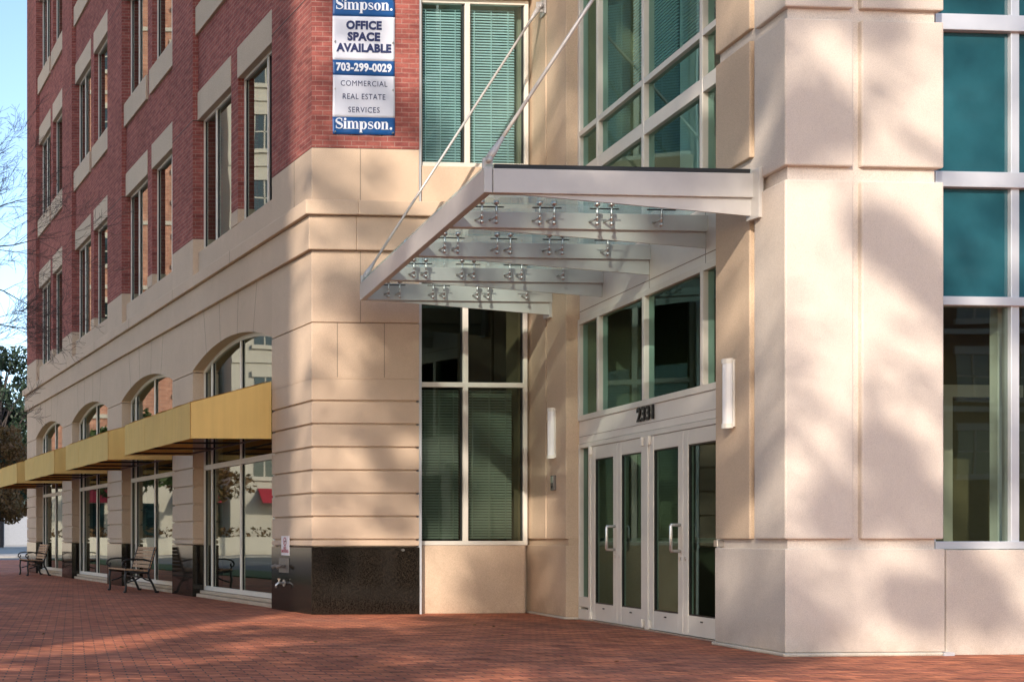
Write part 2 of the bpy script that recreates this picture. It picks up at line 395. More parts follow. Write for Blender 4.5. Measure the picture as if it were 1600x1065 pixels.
# arches
def arch_pts(a, b, n=20, z0=4.04, rise=0.305):
    half = (b-a)/2; c = (a+b)/2; rad = (half*half+rise*rise)/(2*rise); out = []
    for i in range(n+1):
        y = a+(b-a)*i/n; out.append((y, z0+math.sqrt(max(0, rad*rad-(y-c)**2))-(rad-rise)))
    return out
for a, b in BAYS:
    m = MB(); ap = arch_pts(a, b)
    for (y0, z0), (y1, z1) in zip(ap, ap[1:]):
        m.poly([(X0, YC+y0, z0), (X0, YC+y0, 4.985), (X0, YC+y1, 4.985), (X0, YC+y1, z1)])
        m.poly([(X0+0.45, YC+y0, z0), (X0+0.45, YC+y1, z1), (X0+0.45, YC+y1, 4.985), (X0+0.45, YC+y0, 4.985)])
        m.poly([(X0, YC+y0, z0), (X0, YC+y1, z1), (X0+0.45, YC+y1, z1), (X0+0.45, YC+y0, z0)])
    m.poly([(X0, YC+a, 4.985), (X0+0.45, YC+a, 4.985), (X0+0.45, YC+b, 4.985), (X0, YC+b, 4.985)])
    m.build('arch_wall', M['stone'], B)
# frieze and cornice, returning round the corner to the entrance pier
m = MB(); m.box(X0-0.065, X0+0.6, YC-0.065, YC+FA[9]+0.065, 4.99, 5.45); m.box(X0+0.605, X0+3.10, YC-0.065, YC+0.6, 4.99, 5.45)
m.build('frieze', M['stone'], B, 0.01)
m = MB(); m.box(X0-0.13, X0+0.6, YC-0.13, YC+FA[9]+0.13, 5.455, 5.655); m.box(X0+0.603, X0+3.10, YC-0.13, YC+0.6, 5.455, 5.655)
m.build('cornice', M['stone'], B, 0.012)
for y in (-0.2+3.2*i for i in range(1, 7)):
    m = MB(); m.box(X0-0.1325, X0-0.05, YC+y, YC+y+0.01, 5.46, 5.65); m.build('cornice_joint', M['sealant'], B)

# window builder for walls facing -X (street) --------------------------------------------------
def street_window(name, ya, yb, z0, z1, xp, mull, trans=(), arch=None, blind=False, fw=0.05):
    fr = MB(); d = 0.06
    def top(y):
        if not arch: return z1
        for (p0, q0), (p1, q1) in zip(arch, arch[1:]):
            if p0 <= y <= p1: return q0+(q1-q0)*(y-p0)/(p1-p0)
        return z1
    fr.box(xp, xp+d, YC+ya, YC+ya+fw, z0, top(ya+fw)); fr.box(xp, xp+d, YC+yb-fw, YC+yb, z0, top(yb-fw))
    fr.box(xp-0.004, xp+d+0.004, YC+ya+fw, YC+yb-fw, z0, z0+fw+0.02)
    if arch:
        for (p0, q0), (p1, q1) in zip(arch, arch[1:]):
            fr.solid([(xp-0.003, YC+p0, q0-fw*1.2), (xp-0.003, YC+p1, q1-fw*1.2), (xp-0.003, YC+p1, q1), (xp-0.003, YC+p0, q0)][::-1],
                     [(xp+d, YC+p0, q0-fw*1.2), (xp+d, YC+p1, q1-fw*1.2), (xp+d, YC+p1, q1), (xp+d, YC+p0, q0)][::-1])
    else: fr.box(xp-0.004, xp+d+0.004, YC+ya+fw, YC+yb-fw, z1-fw, z1)
    ms = [ya+fw*0.5] + [ya+q for q in mull] + [yb-fw*0.5]
    for q in mull: fr.box(xp-0.002, xp+d+0.002, YC+ya+q-fw/2, YC+ya+q+fw/2, z0+fw, top(ya+q)-fw*0.5)
    for t in trans: fr.box(xp-0.006, xp+d+0.006, YC+ya+fw, YC+yb-fw, t-0.045, t+0.045)
    o = fr.build(name, M['alu'], B, 0.004)
    gk = MB()
    for q0, q1 in zip(ms, ms[1:]):      # dark rebate round each light
        gk.box(xp+0.022, xp+0.05, YC+q0+fw/2, YC+q0+fw/2+0.02, z0+fw, top(q0+fw)-0.02)
        gk.box(xp+0.022, xp+0.05, YC+q1-fw/2-0.02, YC+q1-fw/2, z0+fw, top(q1-fw)-0.02)
    gk.build('gasket', M['gasket'], o)
    gl = MB()
    for q0, q1 in zip(ms, ms[1:]):
        if arch:
            k = 6; ys = [q0+(q1-q0)*i/k for i in range(k+1)]
            gl.poly([(xp+0.035, YC+ys[0], z0+fw)] + [(xp+0.035, YC+y, top(y)-0.01) for y in ys] + [(xp+0.035, YC+ys[-1], z0+fw)])
        else:
            gl.poly([(xp+0.035, YC+q0, z0+fw*0.5), (xp+0.035, YC+q0, z1-fw*0.5), (xp+0.035, YC+q1, z1-fw*0.5), (xp+0.035, YC+q1, z0+fw*0.5)])
    gl.build('pane', M['glass'], o)
    return o
# ground floor shop windows
for a, b in BAYS:
    ap = arch_pts(a, b)
    street_window('shop_window', a, b, 0.125, 4.34, X0+0.20, (0.45, 1.94, 3.43), (2.30,), ap, fw=0.055)
    m = MB(); m.box(X0+0.13, X0+0.40, YC+a, YC+b, 0.065, 0.12); m.box(X0+0.06, X0+0.42, YC+a+0.003, YC+b-0.003, 0.0, 0.06); m.build('window_kerb', M['lime'], B, 0.01)
# brick storeys
FL = [(6.16, 8.51), (10.53, 12.81), (14.80, 17.10), (19.08, 21.40)]
for a, b in BAYS:
    c = (a+b)/2
    m = MB(); m.box(X0+0.10, X0+0.50, YC+a, YC+b, 5.655, 6.155); m.build('bay_plinth', M['stone'], B, 0.006)
    m = MB(); m.box(X0+0.09, X0+0.45, YC+c-0.175, YC+c+0.175, 6.16, 6.395); m.build('mullion_plinth', M['stone'], B, 0.006)
    m = MB(); m.box(X0+0.10, X0+0.44, YC+c-0.165, YC+c+0.165, 6.402, 24.0); m.build('mullion_pier', M['brick'], B)
    for k, (z0, z1) in enumerate(FL):
        zt = FL[k+1][0] if k < 3 else 24.0
        m = MB()
        for ya, yb in ((a, c-0.165), (c+0.165, b)): m.box(X0+0.10, X0+0.40, YC+ya, YC+yb, z1+0.002, zt-0.02)
        m.build('spandrel', M['brick'], B)
        for q, (ya, yb) in enumerate(((a, c-0.165), (c+0.165, b))):
            m = MB(); m.box(X0+0.085, X0+0.36, YC+ya, YC+yb-0.0 if q else YC+yb+0.0, z1, z1+0.50); m.build('lintel', M['lime'], B, 0.006)
            if k < 3:
                m = MB(); m.box(X0+0.045, X0+0.36, YC+ya+(0 if q == 0 else -0.04), YC+yb+(0.04 if q == 0 else 0), zt-0.50, zt); m.build('sill', M['lime'], B, 0.008)
            street_window('window', ya, yb, z0, z1, X0+0.20, ((1.06,) if q == 1 else (0.70,)) if False else ((yb-ya-0.70,) if q == 1 else (0.70,)), fw=0.042)
m = MB(); m.box(X0-0.08, X0+6.0, YC-0.08, YC+FA[9]+0.08, 24.005, 24.5); m.build('parapet', M['lime'], B, 0.02)
# inside of the wing
m = MB()
for z in (5.2, 9.4, 13.7, 18.0, 22.3): m.box(X0+0.45, X0+6.0, YC+0.2, YC+FA[9]-0.1, z, z+0.35)
m.build('floor_slab', M['inner_white'], B)
m = MB(); m.box(X0+4.2, X0+4.4, YC+0.3, YC+FA[9]-0.2, 0.05, 24.0); m.box(X0+0.6, X0+6.0, YC+FA[9]-0.12, YC+FA[9], 0.0, 24.0)
for y in (3.0, 6.0, 11.0, 16.2): m.box(X0+0.62, X0+4.19, YC+y, YC+y+0.12, 0.05, 24.0)
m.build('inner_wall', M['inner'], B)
m = MB(); m.box(X0+0.45, X0+7, YC+0.5, YC+FA[9]-0.1, 0.005, 0.04); m.build('inner_floor', M['inner'], B)

# ---------------- front face: window zone between corner pier and entrance pier
YW = YC+0.15
XA, XB = X0+FW+0.001, X0+3.12
m = MB(); m.box(XA+0.045, XB, YW, YW+0.3, 0.0, 0.948); m.build('stone_panel', M['stone'], B, 0.006)
m = MB(); m.box(XA+0.04, XB, YC+0.10, YC+0.5, 4.70, 4.985); m.build('window_head', M['stone'], B, 0.006)
m = MB(); m.box(XA+0.06, XB, YC+0.06, YC+0.4, 5.70, 6.195); m.build('stone_panel', M['stone'], B, 0.006)
m = MB(); m.box(XB-0.02, XB+0.6, YC+0.30, YC+0.6, 0.0, 11.0); m.build('stone_return', M['stone'], B)
m = MB(); m.box(XA, XB, YC+0.02, YC+0.5, 8.535, 11.0); m.build('window_head', M['stone'], B, 0.006)
m = MB(); m.box(XA, XA+0.04, YC+0.012, YC+0.3, 0.0, 4.98); m.box(XA, XA+0.035, YC+0.02, YC+0.3, 5.66, 8.53); m.build('joint_cover', M['alu_blue'], B)
def front_window(z0, z1, trans, mat_glass, blinds, y, xa, xb, mull, fw=0.055, fmat='alu', bm=None):
    fr = MB(); d = 0.07
    fr.box(xa, xa+fw, y, y+d, z0, z1); fr.box(xb-fw, xb, y, y+d, z0, z1)
    fr.box(xa+fw, xb-fw, y-0.003, y+d, z0, z0+fw*1.1); fr.box(xa+fw, xb-fw, y-0.003, y+d, z1-fw*1.1, z1)
    for q in mull: fr.box(q-fw*0.62, q+fw*0.62, y-0.005, y+d, z0+fw, z1-fw)
    for t in trans: fr.box(xa+fw, xb-fw, y-0.007, y+d, t-fw*0.62, t+fw*0.62)
    o = fr.build('window', M[fmat], B, 0.005)
    edges = [xa+fw] + [q for q in mull] + [xb-fw]
    zz = [z0+fw] + list(trans) + [z1-fw]
    gk = MB()
    for x_, side in [(e, s) for e in edges for s in (-1, 1)]:
        off = fw*0.62 if e_is_m(x_, mull) else 0
        if side == 1 and x_ != edges[-1]: gk.box(x_+off, x_+off+0.022, y+0.03, y+0.05, z0+fw, z1-fw)
        if side == -1 and x_ != edges[0]: gk.box(x_-off-0.022, x_-off, y+0.03, y+0.05, z0+fw, z1-fw)
    gk.build('gasket', M['gasket'], o)
    gl = MB(); gl.poly([(xa+0.01, y+0.04, z0+0.02), (xb-0.01, y+0.04, z0+0.02), (xb-0.01, y+0.04, z1-0.02), (xa+0.01, y+0.04, z1-0.02)])
    gl.build('pane', M[mat_glass], o)
    for (bx0, bx1, bz0, bz1) in blinds:
        b = MB(); z = bz0
        while z < bz1:
            b.solid([(bx0, y+0.110, z), (bx1, y+0.110, z), (bx1, y+0.130, z+0.030), (bx0, y+0.130, z+0.030)],
                    [(bx0, y+0.110, z+0.0015), (bx1, y+0.110, z+0.0015), (bx1, y+0.130, z+0.0315), (bx0, y+0.130, z+0.0315)])
            z += 0.038
        for k in range(3): b.box(bx0+(bx1-bx0)*(0.15+0.35*k), bx0+(bx1-bx0)*(0.15+0.35*k)+0.012, y+0.1, y+0.104, bz0, bz1)
        b.build('blind', M['blind'], o)
    return o
def e_is_m(x_, mull): return any(abs(x_-q) < 1e-6 for q in mull)
XM = X0+2.262
front_window(0.95, 4.70, (3.183,), 'glass_shaded', [(XA+0.11, XM-0.045, 1.04, 3.12), (XM+0.045, XB-0.13, 1.04, 3.12)], YW, XA+0.04, XB+0.035, (XM,))
front_window(6.20, 8.53, (), 'glass_clear', [(XA+0.09, XM-0.04, 6.28, 8.42), (XM+0.04, XB-0.12, 6.28, 8.42)], YC+0.10, XA+0.035, XB+0.02, (XM,))
m = MB(); m.box(XA-0.5, XB+1.6, YC+3.0, YC+3.2, 0.0, 11.0); m.build('inner_wall', M['inner'], B)
# brick wall returning above the front pier is the pier itself; roof over this part
m = MB(); m.box(X0+0.6, XB+3, YC+0.55, YC+4, 11.0, 11.3); m.build('roof', M['concrete'], B)

# ---------------- entrance pier on the left (in the entrance plane)
def epoly(s0, s1, o0, o1): return [E(s0, o0), E(s1, o0), E(s1, o1), E(s0, o1)]
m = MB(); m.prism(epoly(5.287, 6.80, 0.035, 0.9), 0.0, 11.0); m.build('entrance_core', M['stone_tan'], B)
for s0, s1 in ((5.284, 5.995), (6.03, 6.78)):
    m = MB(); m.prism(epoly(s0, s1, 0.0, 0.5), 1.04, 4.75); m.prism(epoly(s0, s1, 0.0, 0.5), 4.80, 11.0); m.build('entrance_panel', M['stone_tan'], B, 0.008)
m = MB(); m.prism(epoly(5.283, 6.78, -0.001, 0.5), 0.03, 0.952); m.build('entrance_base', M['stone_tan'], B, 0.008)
m = MB(); m.prism(epoly(5.275, 6.70, -0.02, 0.5), 0.0, 0.028); m.build('base_course', M['pale_wall'], B, 0.006)

# ---------------- right pier
PI = 0.045
def ecorner(i=0.0):      # corner of front plane and entrance plane, inset by i
    # entrance plane inset i: point EP - EN*i + ED*t, with y = YR + i
    p = EP - EN*i; t = (YR+i-p.y)/ED.y; return (p.x+ED.x*t, YR+i)
core = [ecorner(PI), (10.155-PI, YR+PI), (10.155-PI, YR+1.6), E(1.6, 1.2), E(1.285, PI+0.3), E(1.285, PI)]
m = MB(); m.prism(core, 0.0, 11.0); m.build('entrance_core', M['stone_pale'], B)
rows = [(1.04, 4.224), (4.349, 5.652), (5.754, 8.6), (8.7, 11.0)]
for k, (z0, z1) in enumerate(rows):
    m = MB(); m.prism([ecorner(), (9.311, YR), (9.311, YR+0.3), E(0.541, 0.3), E(0.541)], z0, z1); m.build('corner_block', M['stone_pale'], B, 0.014)
    m = MB(); m.box(9.389, 10.161, YR, YR+0.5, z0, z1); m.build('front_block', M['stone_pale'], B, 0.014)
    za, zb = (z0, 4.40) if k == 0 else (4.60, 5.69) if k == 1 else (5.80, z1) if k == 2 else (z0, z1)
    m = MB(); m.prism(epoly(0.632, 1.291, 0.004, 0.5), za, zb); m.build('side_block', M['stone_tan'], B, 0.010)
m = MB(); m.prism([ecorner(), (10.170, YR), (10.170, YR+0.5), E(1.293, 0.5), E(1.293)], 0.035, 0.954); m.build('entrance_base', M['stone_pale'], B, 0.008)
m = MB(); m.prism([ecorner(-0.028), (10.14, YR-0.02), (10.14, YR+0.5), E(1.31, 0.5), E(1.31, -0.028)], 0.0, 0.033); m.build('base_course', M['pale_wall'], B, 0.012)
m = MB(); m.prism(epoly(1.22, 1.292, -0.012, 0.2), 0.965, 1.03); m.build('steel_bracket', M['steel'], B, 0.003)

# ---------------- right window wall
m = MB(); m.box(10.235, 14.5, YR+0.055, YR+0.5, 0.0, 0.945); m.build('stone_panel', M['stone_pale'], B, 0.006)
m = MB(); m.box(10.17, 10.232, YR+0.10, YR+0.3, 0.0, 0.948); m.box(10.15, 10.25, YR-0.012, YR+0.1, 0.0, 0.03); m.build('joint_cover', M['alu_blue'], B)
YG = YR+0.17
fr = MB(); d = 0.09; z0, z1 = 0.95, 7.5
for xa, xb in ((10.17, 10.24), (10.965, 11.045), (11.82, 11.90), (12.7, 12.78)): fr.box(xa, xb, YG-0.004, YG+d, z0, z1)
for za, zb in ((0.95, 1.02), (3.155, 3.235), (4.225, 4.365), (5.645, 5.79)):
    fr.box(10.21, 13.4, YG-0.035, YG+d-0.01, za, zb)
wnd = fr.build('window', M['alu_blue'], B, 0.005)
m = MB(); m.poly([(10.2, YG+0.03, 1.0), (13.4, YG+0.03, 1.0), (13.4, YG+0.03, 3.2), (10.2, YG+0.03, 3.2)]); m.build('pane', M['glass_olive'], wnd)
m = MB(); m.box(10.2, 13.4, YG+0.03, YG+0.06, 3.2, 7.5); m.build('spandrel_pane', M['spandrel'], wnd)
m = MB(); m.box(13.4, 14.6, YR, YR+0.6, 0.95, 11.0); m.box(10.165, 14.6, YR+0.1, YR+0.6, 7.5, 11.0); m.build('stone_panel', M['stone_pale'], B)
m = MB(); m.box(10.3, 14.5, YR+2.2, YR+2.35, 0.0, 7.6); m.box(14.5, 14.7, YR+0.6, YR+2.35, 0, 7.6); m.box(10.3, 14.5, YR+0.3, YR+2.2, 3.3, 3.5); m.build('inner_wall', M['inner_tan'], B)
m = MB(); m.box(11.085, 11.195, YR+0.42, YR+0.50, 0.0, 3.28); m.build('inner_column', M['blind'], B)
m = MB()
for xa, xb, za, zb in ((10.4, 10.5, 0.1, 2.55), (11.25, 11.35, 0.1, 2.55), (12.1, 12.2, 0.1, 2.55), (10.4, 13.0, 2.55, 2.68), (10.5, 11.25, 1.72, 1.86), (11.35, 12.1, 1.72, 1.86)): m.box(xa, xb, YR+2.06, YR+2.19, za, zb)
m.build('door_reflection_frame', M['alu'], B)  # frames added to stand in for doors mirrored in the right window
m = MB(); m.box(10.5, 12.1, YR+2.15, YR+2.19, 0.1, 2.5); m.build('door_reflection_pane', M['dark_glass'], B)  # dark glass of the same stand-in door reflection

# ---------------- glazed entrance screen and doors (recessed 0.17 m)
DO = 0.17
def ebox(m, s0, s1, o0, o1, z0, z1): return m.prism(epoly(s0, s1, o0, o1), z0, z1)
SL, SR = 5.283, 1.30
m = MB(); ebox(m, SR-0.2, SL, DO-0.005, DO+0.10, 3.86, 4.62)
m.build('white_panel', M['white_panel'], B)
for s in (1.86, 3.2):
    m = MB(); ebox(m, s-0.005, s+0.005, DO-0.0065, DO, 3.862, 4.6); m.build('panel_joint', M['sealant'], B)
m = MB(); ebox(m, SR-0.1, SL-0.01, DO-0.0068, DO, 3.955, 3.965); m.build('panel_joint', M['sealant'], B)
MUL = (4.62, 3.30, 1.89)                   # mullions shared by transom light and curtain wall
fr = MB()
ebox(fr, SL-0.05, SL, DO-0.03, DO+0.08, 2.55, 3.86); ebox(fr, SR-0.2, SL-0.05, DO-0.028, DO+0.08, 2.55, 2.62); ebox(fr, SR-0.2, SL-0.05, DO-0.028, DO+0.08, 3.79, 3.86)
for s in MUL: ebox(fr, s-0.03, s+0.03, DO-0.033, DO+0.08, 2.62, 3.79)
tw = fr.build('transom_window', M['alu'], B, 0.004)
m = MB(); m.poly([(*E(SL-0.02, DO+0.02), 2.58), (*E(SL-0.02, DO+0.02), 3.83), (*E(SR-0.15, DO+0.02), 3.83), (*E(SR-0.15, DO+0.02), 2.58)]); m.build('pane', M['glass_green'], tw)
# curtain wall above the canopy
fr = MB()
ebox(fr, SL-0.06, SL, DO-0.03, DO+0.08, 4.62, 11.0)
for s in MUL: ebox(fr, s-0.03, s+0.03, DO-0.038, DO+0.08, 4.62, 11.0)
for za, zb in ((4.62, 4.70), (5.62, 5.775), (6.20, 6.27), (8.2, 8.3), (10.9, 11.0)): ebox(fr, SR-0.25, SL-0.06, DO-0.034, DO+0.08, za, zb)
cw = fr.build('curtain_wall', M['alu'], B, 0.004)
m = MB(); m.poly([(*E(SL-0.02, DO+0.02), 4.66), (*E(SL-0.02, DO+0.02), 10.95), (*E(SR-0.2, DO+0.02), 10.95), (*E(SR-0.2, DO+0.02), 4.66)]); m.build('pane', M['glass_green'], cw)
# things seen behind the upper glass
b = MB(); z = 6.5
while z < 9.5:
    b.prism(epoly(3.36, 4.55, DO+0.35, DO+0.375), z, z+0.004); b.prism(epoly(1.95, 3.24, DO+0.35, DO+0.375), z, z+0.004); z += 0.04
b.build('blind', M['blind'], cw)
m = MB(); ebox(m, 3.9, 4.35, DO+0.8, DO+1.25, 4.5, 10.9); m.build('inner_column', M['blind'], cw)
# number fascia
m = MB(); ebox(m, SR-0.2, SL, DO-0.012, DO+0.08, 2.262, 2.548); m.build('number_fascia', M['white_panel'], B, 0.004)
m = MB(); ebox(m, SR-0.2, SL-0.02, DO-0.014, DO, 2.345, 2.352); m.build('panel_joint', M['sealant'], B)
# door frame
fr = MB()
ebox(fr, SR-0.2, 4.95, DO-0.02, DO+0.08, 2.20, 2.258); ebox(fr, 4.88, 4.95, DO-0.022, DO+0.08, 0.0, 2.2); ebox(fr, 3.195, 3.285, DO-0.024, DO+0.08, 0.0, 2.2)
ebox(fr, SL-0.035, SL, DO-0.02, DO+0.08, 0.0, 2.258); ebox(fr, 4.955, SL-0.038, DO-0.02, DO+0.08, 2.2, 2.258); ebox(fr, 4.955, SL-0.038, DO-0.02, DO+0.08, 0.0, 0.14); ebox(fr, 4.955, SL-0.038, DO-0.02, DO+0.08, 0.17, 0.3)
ebox(fr, 1.40, 1.5, DO-0.022, DO+0.08, 0.0, 2.2)
dfm = fr.build('door_frame', M['alu'], B, 0.004)
m = MB(); m.poly([(*E(4.96, DO+0.03), 0.2), (*E(4.96, DO+0.03), 2.2), (*E(SL-0.04, DO+0.03), 2.2), (*E(SL-0.04, DO+0.03), 0.2)]); m.build('pane', M['glass_door'], dfm)
m = MB(); ebox(m, SR-0.2, SL, DO-0.03, DO+0.2, 0.0, 0.018); m.build('threshold', M['steel'], B, 0.004)
def door(sa, sb, pull_at, pull):           # sa > sb ; a leaf between sb and sa
    st = 0.115; m = MB()
    ebox(m, sa-st, sa, DO-0.012, DO+0.045, 0.025, 2.195); ebox(m, sb, sb+st, DO-0.012, DO+0.045, 0.025, 2.195)
    ebox(m, sb+st, sa-st, DO-0.011, DO+0.044, 0.025, 0.235); ebox(m, sb+st, sa-st, DO-0.011, DO+0.044, 2.035, 2.195)
    d_ = m.build('door', M['alu'], B, 0.004)
    m = MB(); m.poly([(*E(sa-st, DO+0.015), 0.23), (*E(sa-st, DO+0.015), 2.04), (*E(sb+st, DO+0.015), 2.04), (*E(sb+st, DO+0.015), 0.23)]); m.build('pane', M['glass_door'], d_)
    m = MB()
    for s0, s1, z0_, z1_ in ((sb+st, sb+st+0.014, 0.235, 2.035), (sa-st-0.014, sa-st, 0.235, 2.035), (sb+st, sa-st, 0.235, 0.249), (sb+st, sa-st, 2.021, 2.035)): ebox(m, s0, s1, DO-0.004, DO+0.02, z0_, z1_)
    m.build('glazing_bead', M['dark_metal'], d_)
    m = MB(); ebox(m, sb+st*0.4, sa-st*0.4, DO+0.075, DO+0.105, 1.0, 1.05); m.build('push_bar', M['steel'], d_, 0.004)
    if pull:
        h = MB(); p0 = E(pull_at, -0.105+DO); a = E(pull_at, DO)
        h.tube([(*a, 0.91), (*p0, 0.91), (*p0, 0.925), (*p0, 1.175), (*p0, 1.19), (*a, 1.19)], 0.017, 8); h.build('handle', M['steel'], d_, smooth=True)
    h = MB(); q = E(pull_at, DO-0.02); h.tube([(*E(pull_at, DO-0.022), 0.83), (*E(pull_at, DO), 0.83)], 0.02, 10); h.build('lock', M['steel'], d_)
    h = MB(); ebox(h, (sa+sb)/2-0.02, (sa+sb)/2+0.02, DO-0.02, DO-0.01, 0.175, 0.19); h.build('door_stop', M['dark_metal'], d_)
LW = 0.796
door(4.876, 4.876-LW, 4.876-LW+0.06, True); door(4.876-LW-0.004, 3.288, 4.876-LW-0.06, False)
door(3.192, 3.192-LW-0.04, 3.192-LW+0.02, True); door(3.192-LW-0.044, 1.503, 3.192-LW-0.10, False)
for s in (4.86, 3.33, 3.16):
    for z in (0.03, 2.1):
        m = MB(); ebox(m, s-0.022, s+0.022, DO-0.045, DO-0.013, z, z+0.10); m.build('pivot_hinge', M['white_panel'], B, 0.004)
# lobby
LA, LB_, LC, LD = E(1.32, 0.27), E(6.7, 0.27), E(6.7, 5.0), (E(6.7, 5.0)[0], YR+2.6)
LE = (E(1.32, 0.27)[0]+0.9, YR+2.6)
lob = MB(); lob.prism([E(6.7, 0.9), E(6.7, 5.0), (LC[0]-0.1, LC[1]-0.4), (E(6.5, 0.9)[0], E(6.5, 0.9)[1])], 0.0, 10.99); lob.prism([(LD[0], LD[1]), (LC[0], LC[1]-0.45), (LC[0]+0.2, LC[1]-0.45), (LD[0]+0.2, LD[1])], 0, 10.99)
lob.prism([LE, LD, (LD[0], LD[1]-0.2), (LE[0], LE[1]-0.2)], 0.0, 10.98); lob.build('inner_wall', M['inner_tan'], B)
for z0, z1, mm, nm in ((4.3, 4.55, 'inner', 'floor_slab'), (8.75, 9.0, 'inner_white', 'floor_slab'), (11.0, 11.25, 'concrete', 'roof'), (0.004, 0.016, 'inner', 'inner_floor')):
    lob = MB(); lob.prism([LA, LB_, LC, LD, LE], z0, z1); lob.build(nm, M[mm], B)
lob = MB(); lob.prism(epoly(2.6, 4.4, 2.2, 2.8), 0.02, 1.05); lob.build('reception_desk', M['inner'], B, 0.02)
# house number
me = text_mesh('2331', 0.225, 0.004, 0.010, 1.0, 1.08)
rot = Matrix((( -ED.x, 0, EN.x, 0), (-ED.y, 0, EN.y, 0), (0, 1, 0, 0), (0, 0, 0, 1)))
px_, py_ = E(3.235, DO-0.028)
me.transform(Matrix.Translation(Vector((px_, py_, 2.452))-WORG[B.name]) @ rot); me.materials.clear(); me.materials.append(M['black'])
o = bpy.data.objects.new('address_number', me); C.objects.link(o); o.parent = B

# ------------------------------------------------------------------ wall lamps beside the doors
def wall_lamp(s, z0, z1, label):
    x, y = E(s, 0); t = thing('wall_lamp', (x, y, z0), label, 'wall lamp', 'slim wall lamps beside the entrance doors')
    m = MB(); ebox(m, s-0.062, s+0.062, -0.02, 0.002, z0+0.01, z1-0.01); m.build('back_plate', M['alu'], t, 0.004)
    m = MB(); n = 12
    pts = [E(s-0.046*math.cos(math.pi*k/n), -0.018-0.066*math.sin(math.pi*k/n)) for k in range(n+1)]
    m.prism(pts, z0+0.045, z1-0.045); m.build('lamp_shade', M['lamp_glass'], t)
    pts = [E(s-0.053*math.cos(math.pi*k/n), -0.016-0.076*math.sin(math.pi*k/n)) for k in range(n+1)]
    for a, b in ((z0, z0+0.045), (z1-0.045, z1)):
        m = MB(); m.prism(pts, a, b); m.build('end_cap', M['alu'], t)
wall_lamp(5.70, 2.10, 2.77, 'slim white half round wall lamp on the pier left of the doors')
wall_lamp(0.95, 2.10, 2.765, 'slim white half round wall lamp on the pier right of the doors')
x, y = E(5.69, 0); t = thing('intercom', (x, y, 1.65), 'small dark grey intercom box under the left wall lamp', 'intercom')
m = MB(); ebox(m, 5.635, 5.745, -0.035, 0.002, 1.68, 1.88); m.build('housing', M['grey_box'], t, 0.005)
m = MB(); ebox(m, 5.65, 5.73, -0.038, -0.03, 1.78, 1.865); m.build('speaker_grille', M['steel'], t)
m = MB(); ebox(m, 5.675, 5.705, -0.042, -0.03, 1.71, 1.74); m.build('button', M['black'], t)

# ------------------------------------------------------------------ entrance canopy
NC, FC = Vector((6.170, 11.239)), Vector((7.345, 16.49))      # outer corners of the canopy
SB = [0.44, 1.76, 3.09, 4.43, 5.80]                            # where the beams meet the wall
T = thing('entrance_canopy', (*E(3.1, 0), 4.0), 'grey steel and glass entrance canopy hung on two rods above the doors', 'canopy')
ZT, ZB = 4.41, 4.185
fd = (FC-NC).normalized(); wid = 0.075
def fe(y): return NC.x+(y-NC.y)*(FC.x-NC.x)/(FC.y-NC.y)        # x of the front edge at y
m = MB(); m.prism([(NC.x, NC.y), (FC.x, FC.y), (FC.x+wid, FC.y), (NC.x+wid, NC.y)], ZB, ZT); m.build('front_fascia', M['canopy'], T, 0.006)
ybs = []
for k, s in enumerate(SB):
    ys = NC.y+(FC.y-NC.y)*k/4.0
    off = 0.0 if k in (0, 4) else DO
    xe = E((ys-EP.y)/ED.y, 0)[0] + off*1.02 - 0.01; ybs.append((ys, xe))
    last = k == 4; yo = ys if k == 0 else ys-0.08 if last else ys-0.04
    m = MB(); m.box(fe(yo)+wid+0.01, xe, yo, yo+0.08, ZB+(0 if k in (0, 4) else 0.0), ZT-(0.003 if k in (0, 4) else 0.06)); m.build('side_fascia' if k in (0, 4) else 'roof_beam', M['canopy' if k == 0 else 'canopy_beam_lit'], T, 0.005)
    # flange lip and tapering web under the beam
    xs = fe(yo)+0.30
    m = MB(); yw = yo+0.03
    a = [(xs, yw, ZB-0.001), (xe, yw, ZB-0.165), (xe, yw, ZB-0.001)]; b = [(q[0], yw+0.02, q[2]) for q in a]
    m.solid(a[::-1], b[::-1]); m.build('tapered_web', M['canopy' if k == 0 else 'canopy_beam_lit'], T)
# wall rail the beams are bolted to, end plates
for k in (0, 4):
    m = MB(); ys, xe = ybs[k]; m.box(xe-0.035, xe+0.012, ys-0.07, ys+0.09, ZB-0.20, ZT+0.03); m.build('end_plate', M['canopy'], T, 0.004)
# glass roof in four sheets
for k in range(4):
    y0, y1 = ybs[k][0]+0.006+(0.02 if k == 0 else 0), ybs[k+1][0]-0.006
    m = MB(); m.prism([(fe(y0)+0.02, y0), (ybs[k][1]-0.03, y0), (ybs[k+1][1]-0.03, y1), (fe(y1)+0.02, y1)], ZT+0.022, ZT+0.04)
    m.build('roof_glass', M['glass_roof'], T)
m = MB(); m.box(fe(NC.y)+0.10, ybs[0][1]-0.06, NC.y+0.004, NC.y+0.024, ZT+0.001, ZT+0.036); m.build('glass_edge', M['gasket'], T)
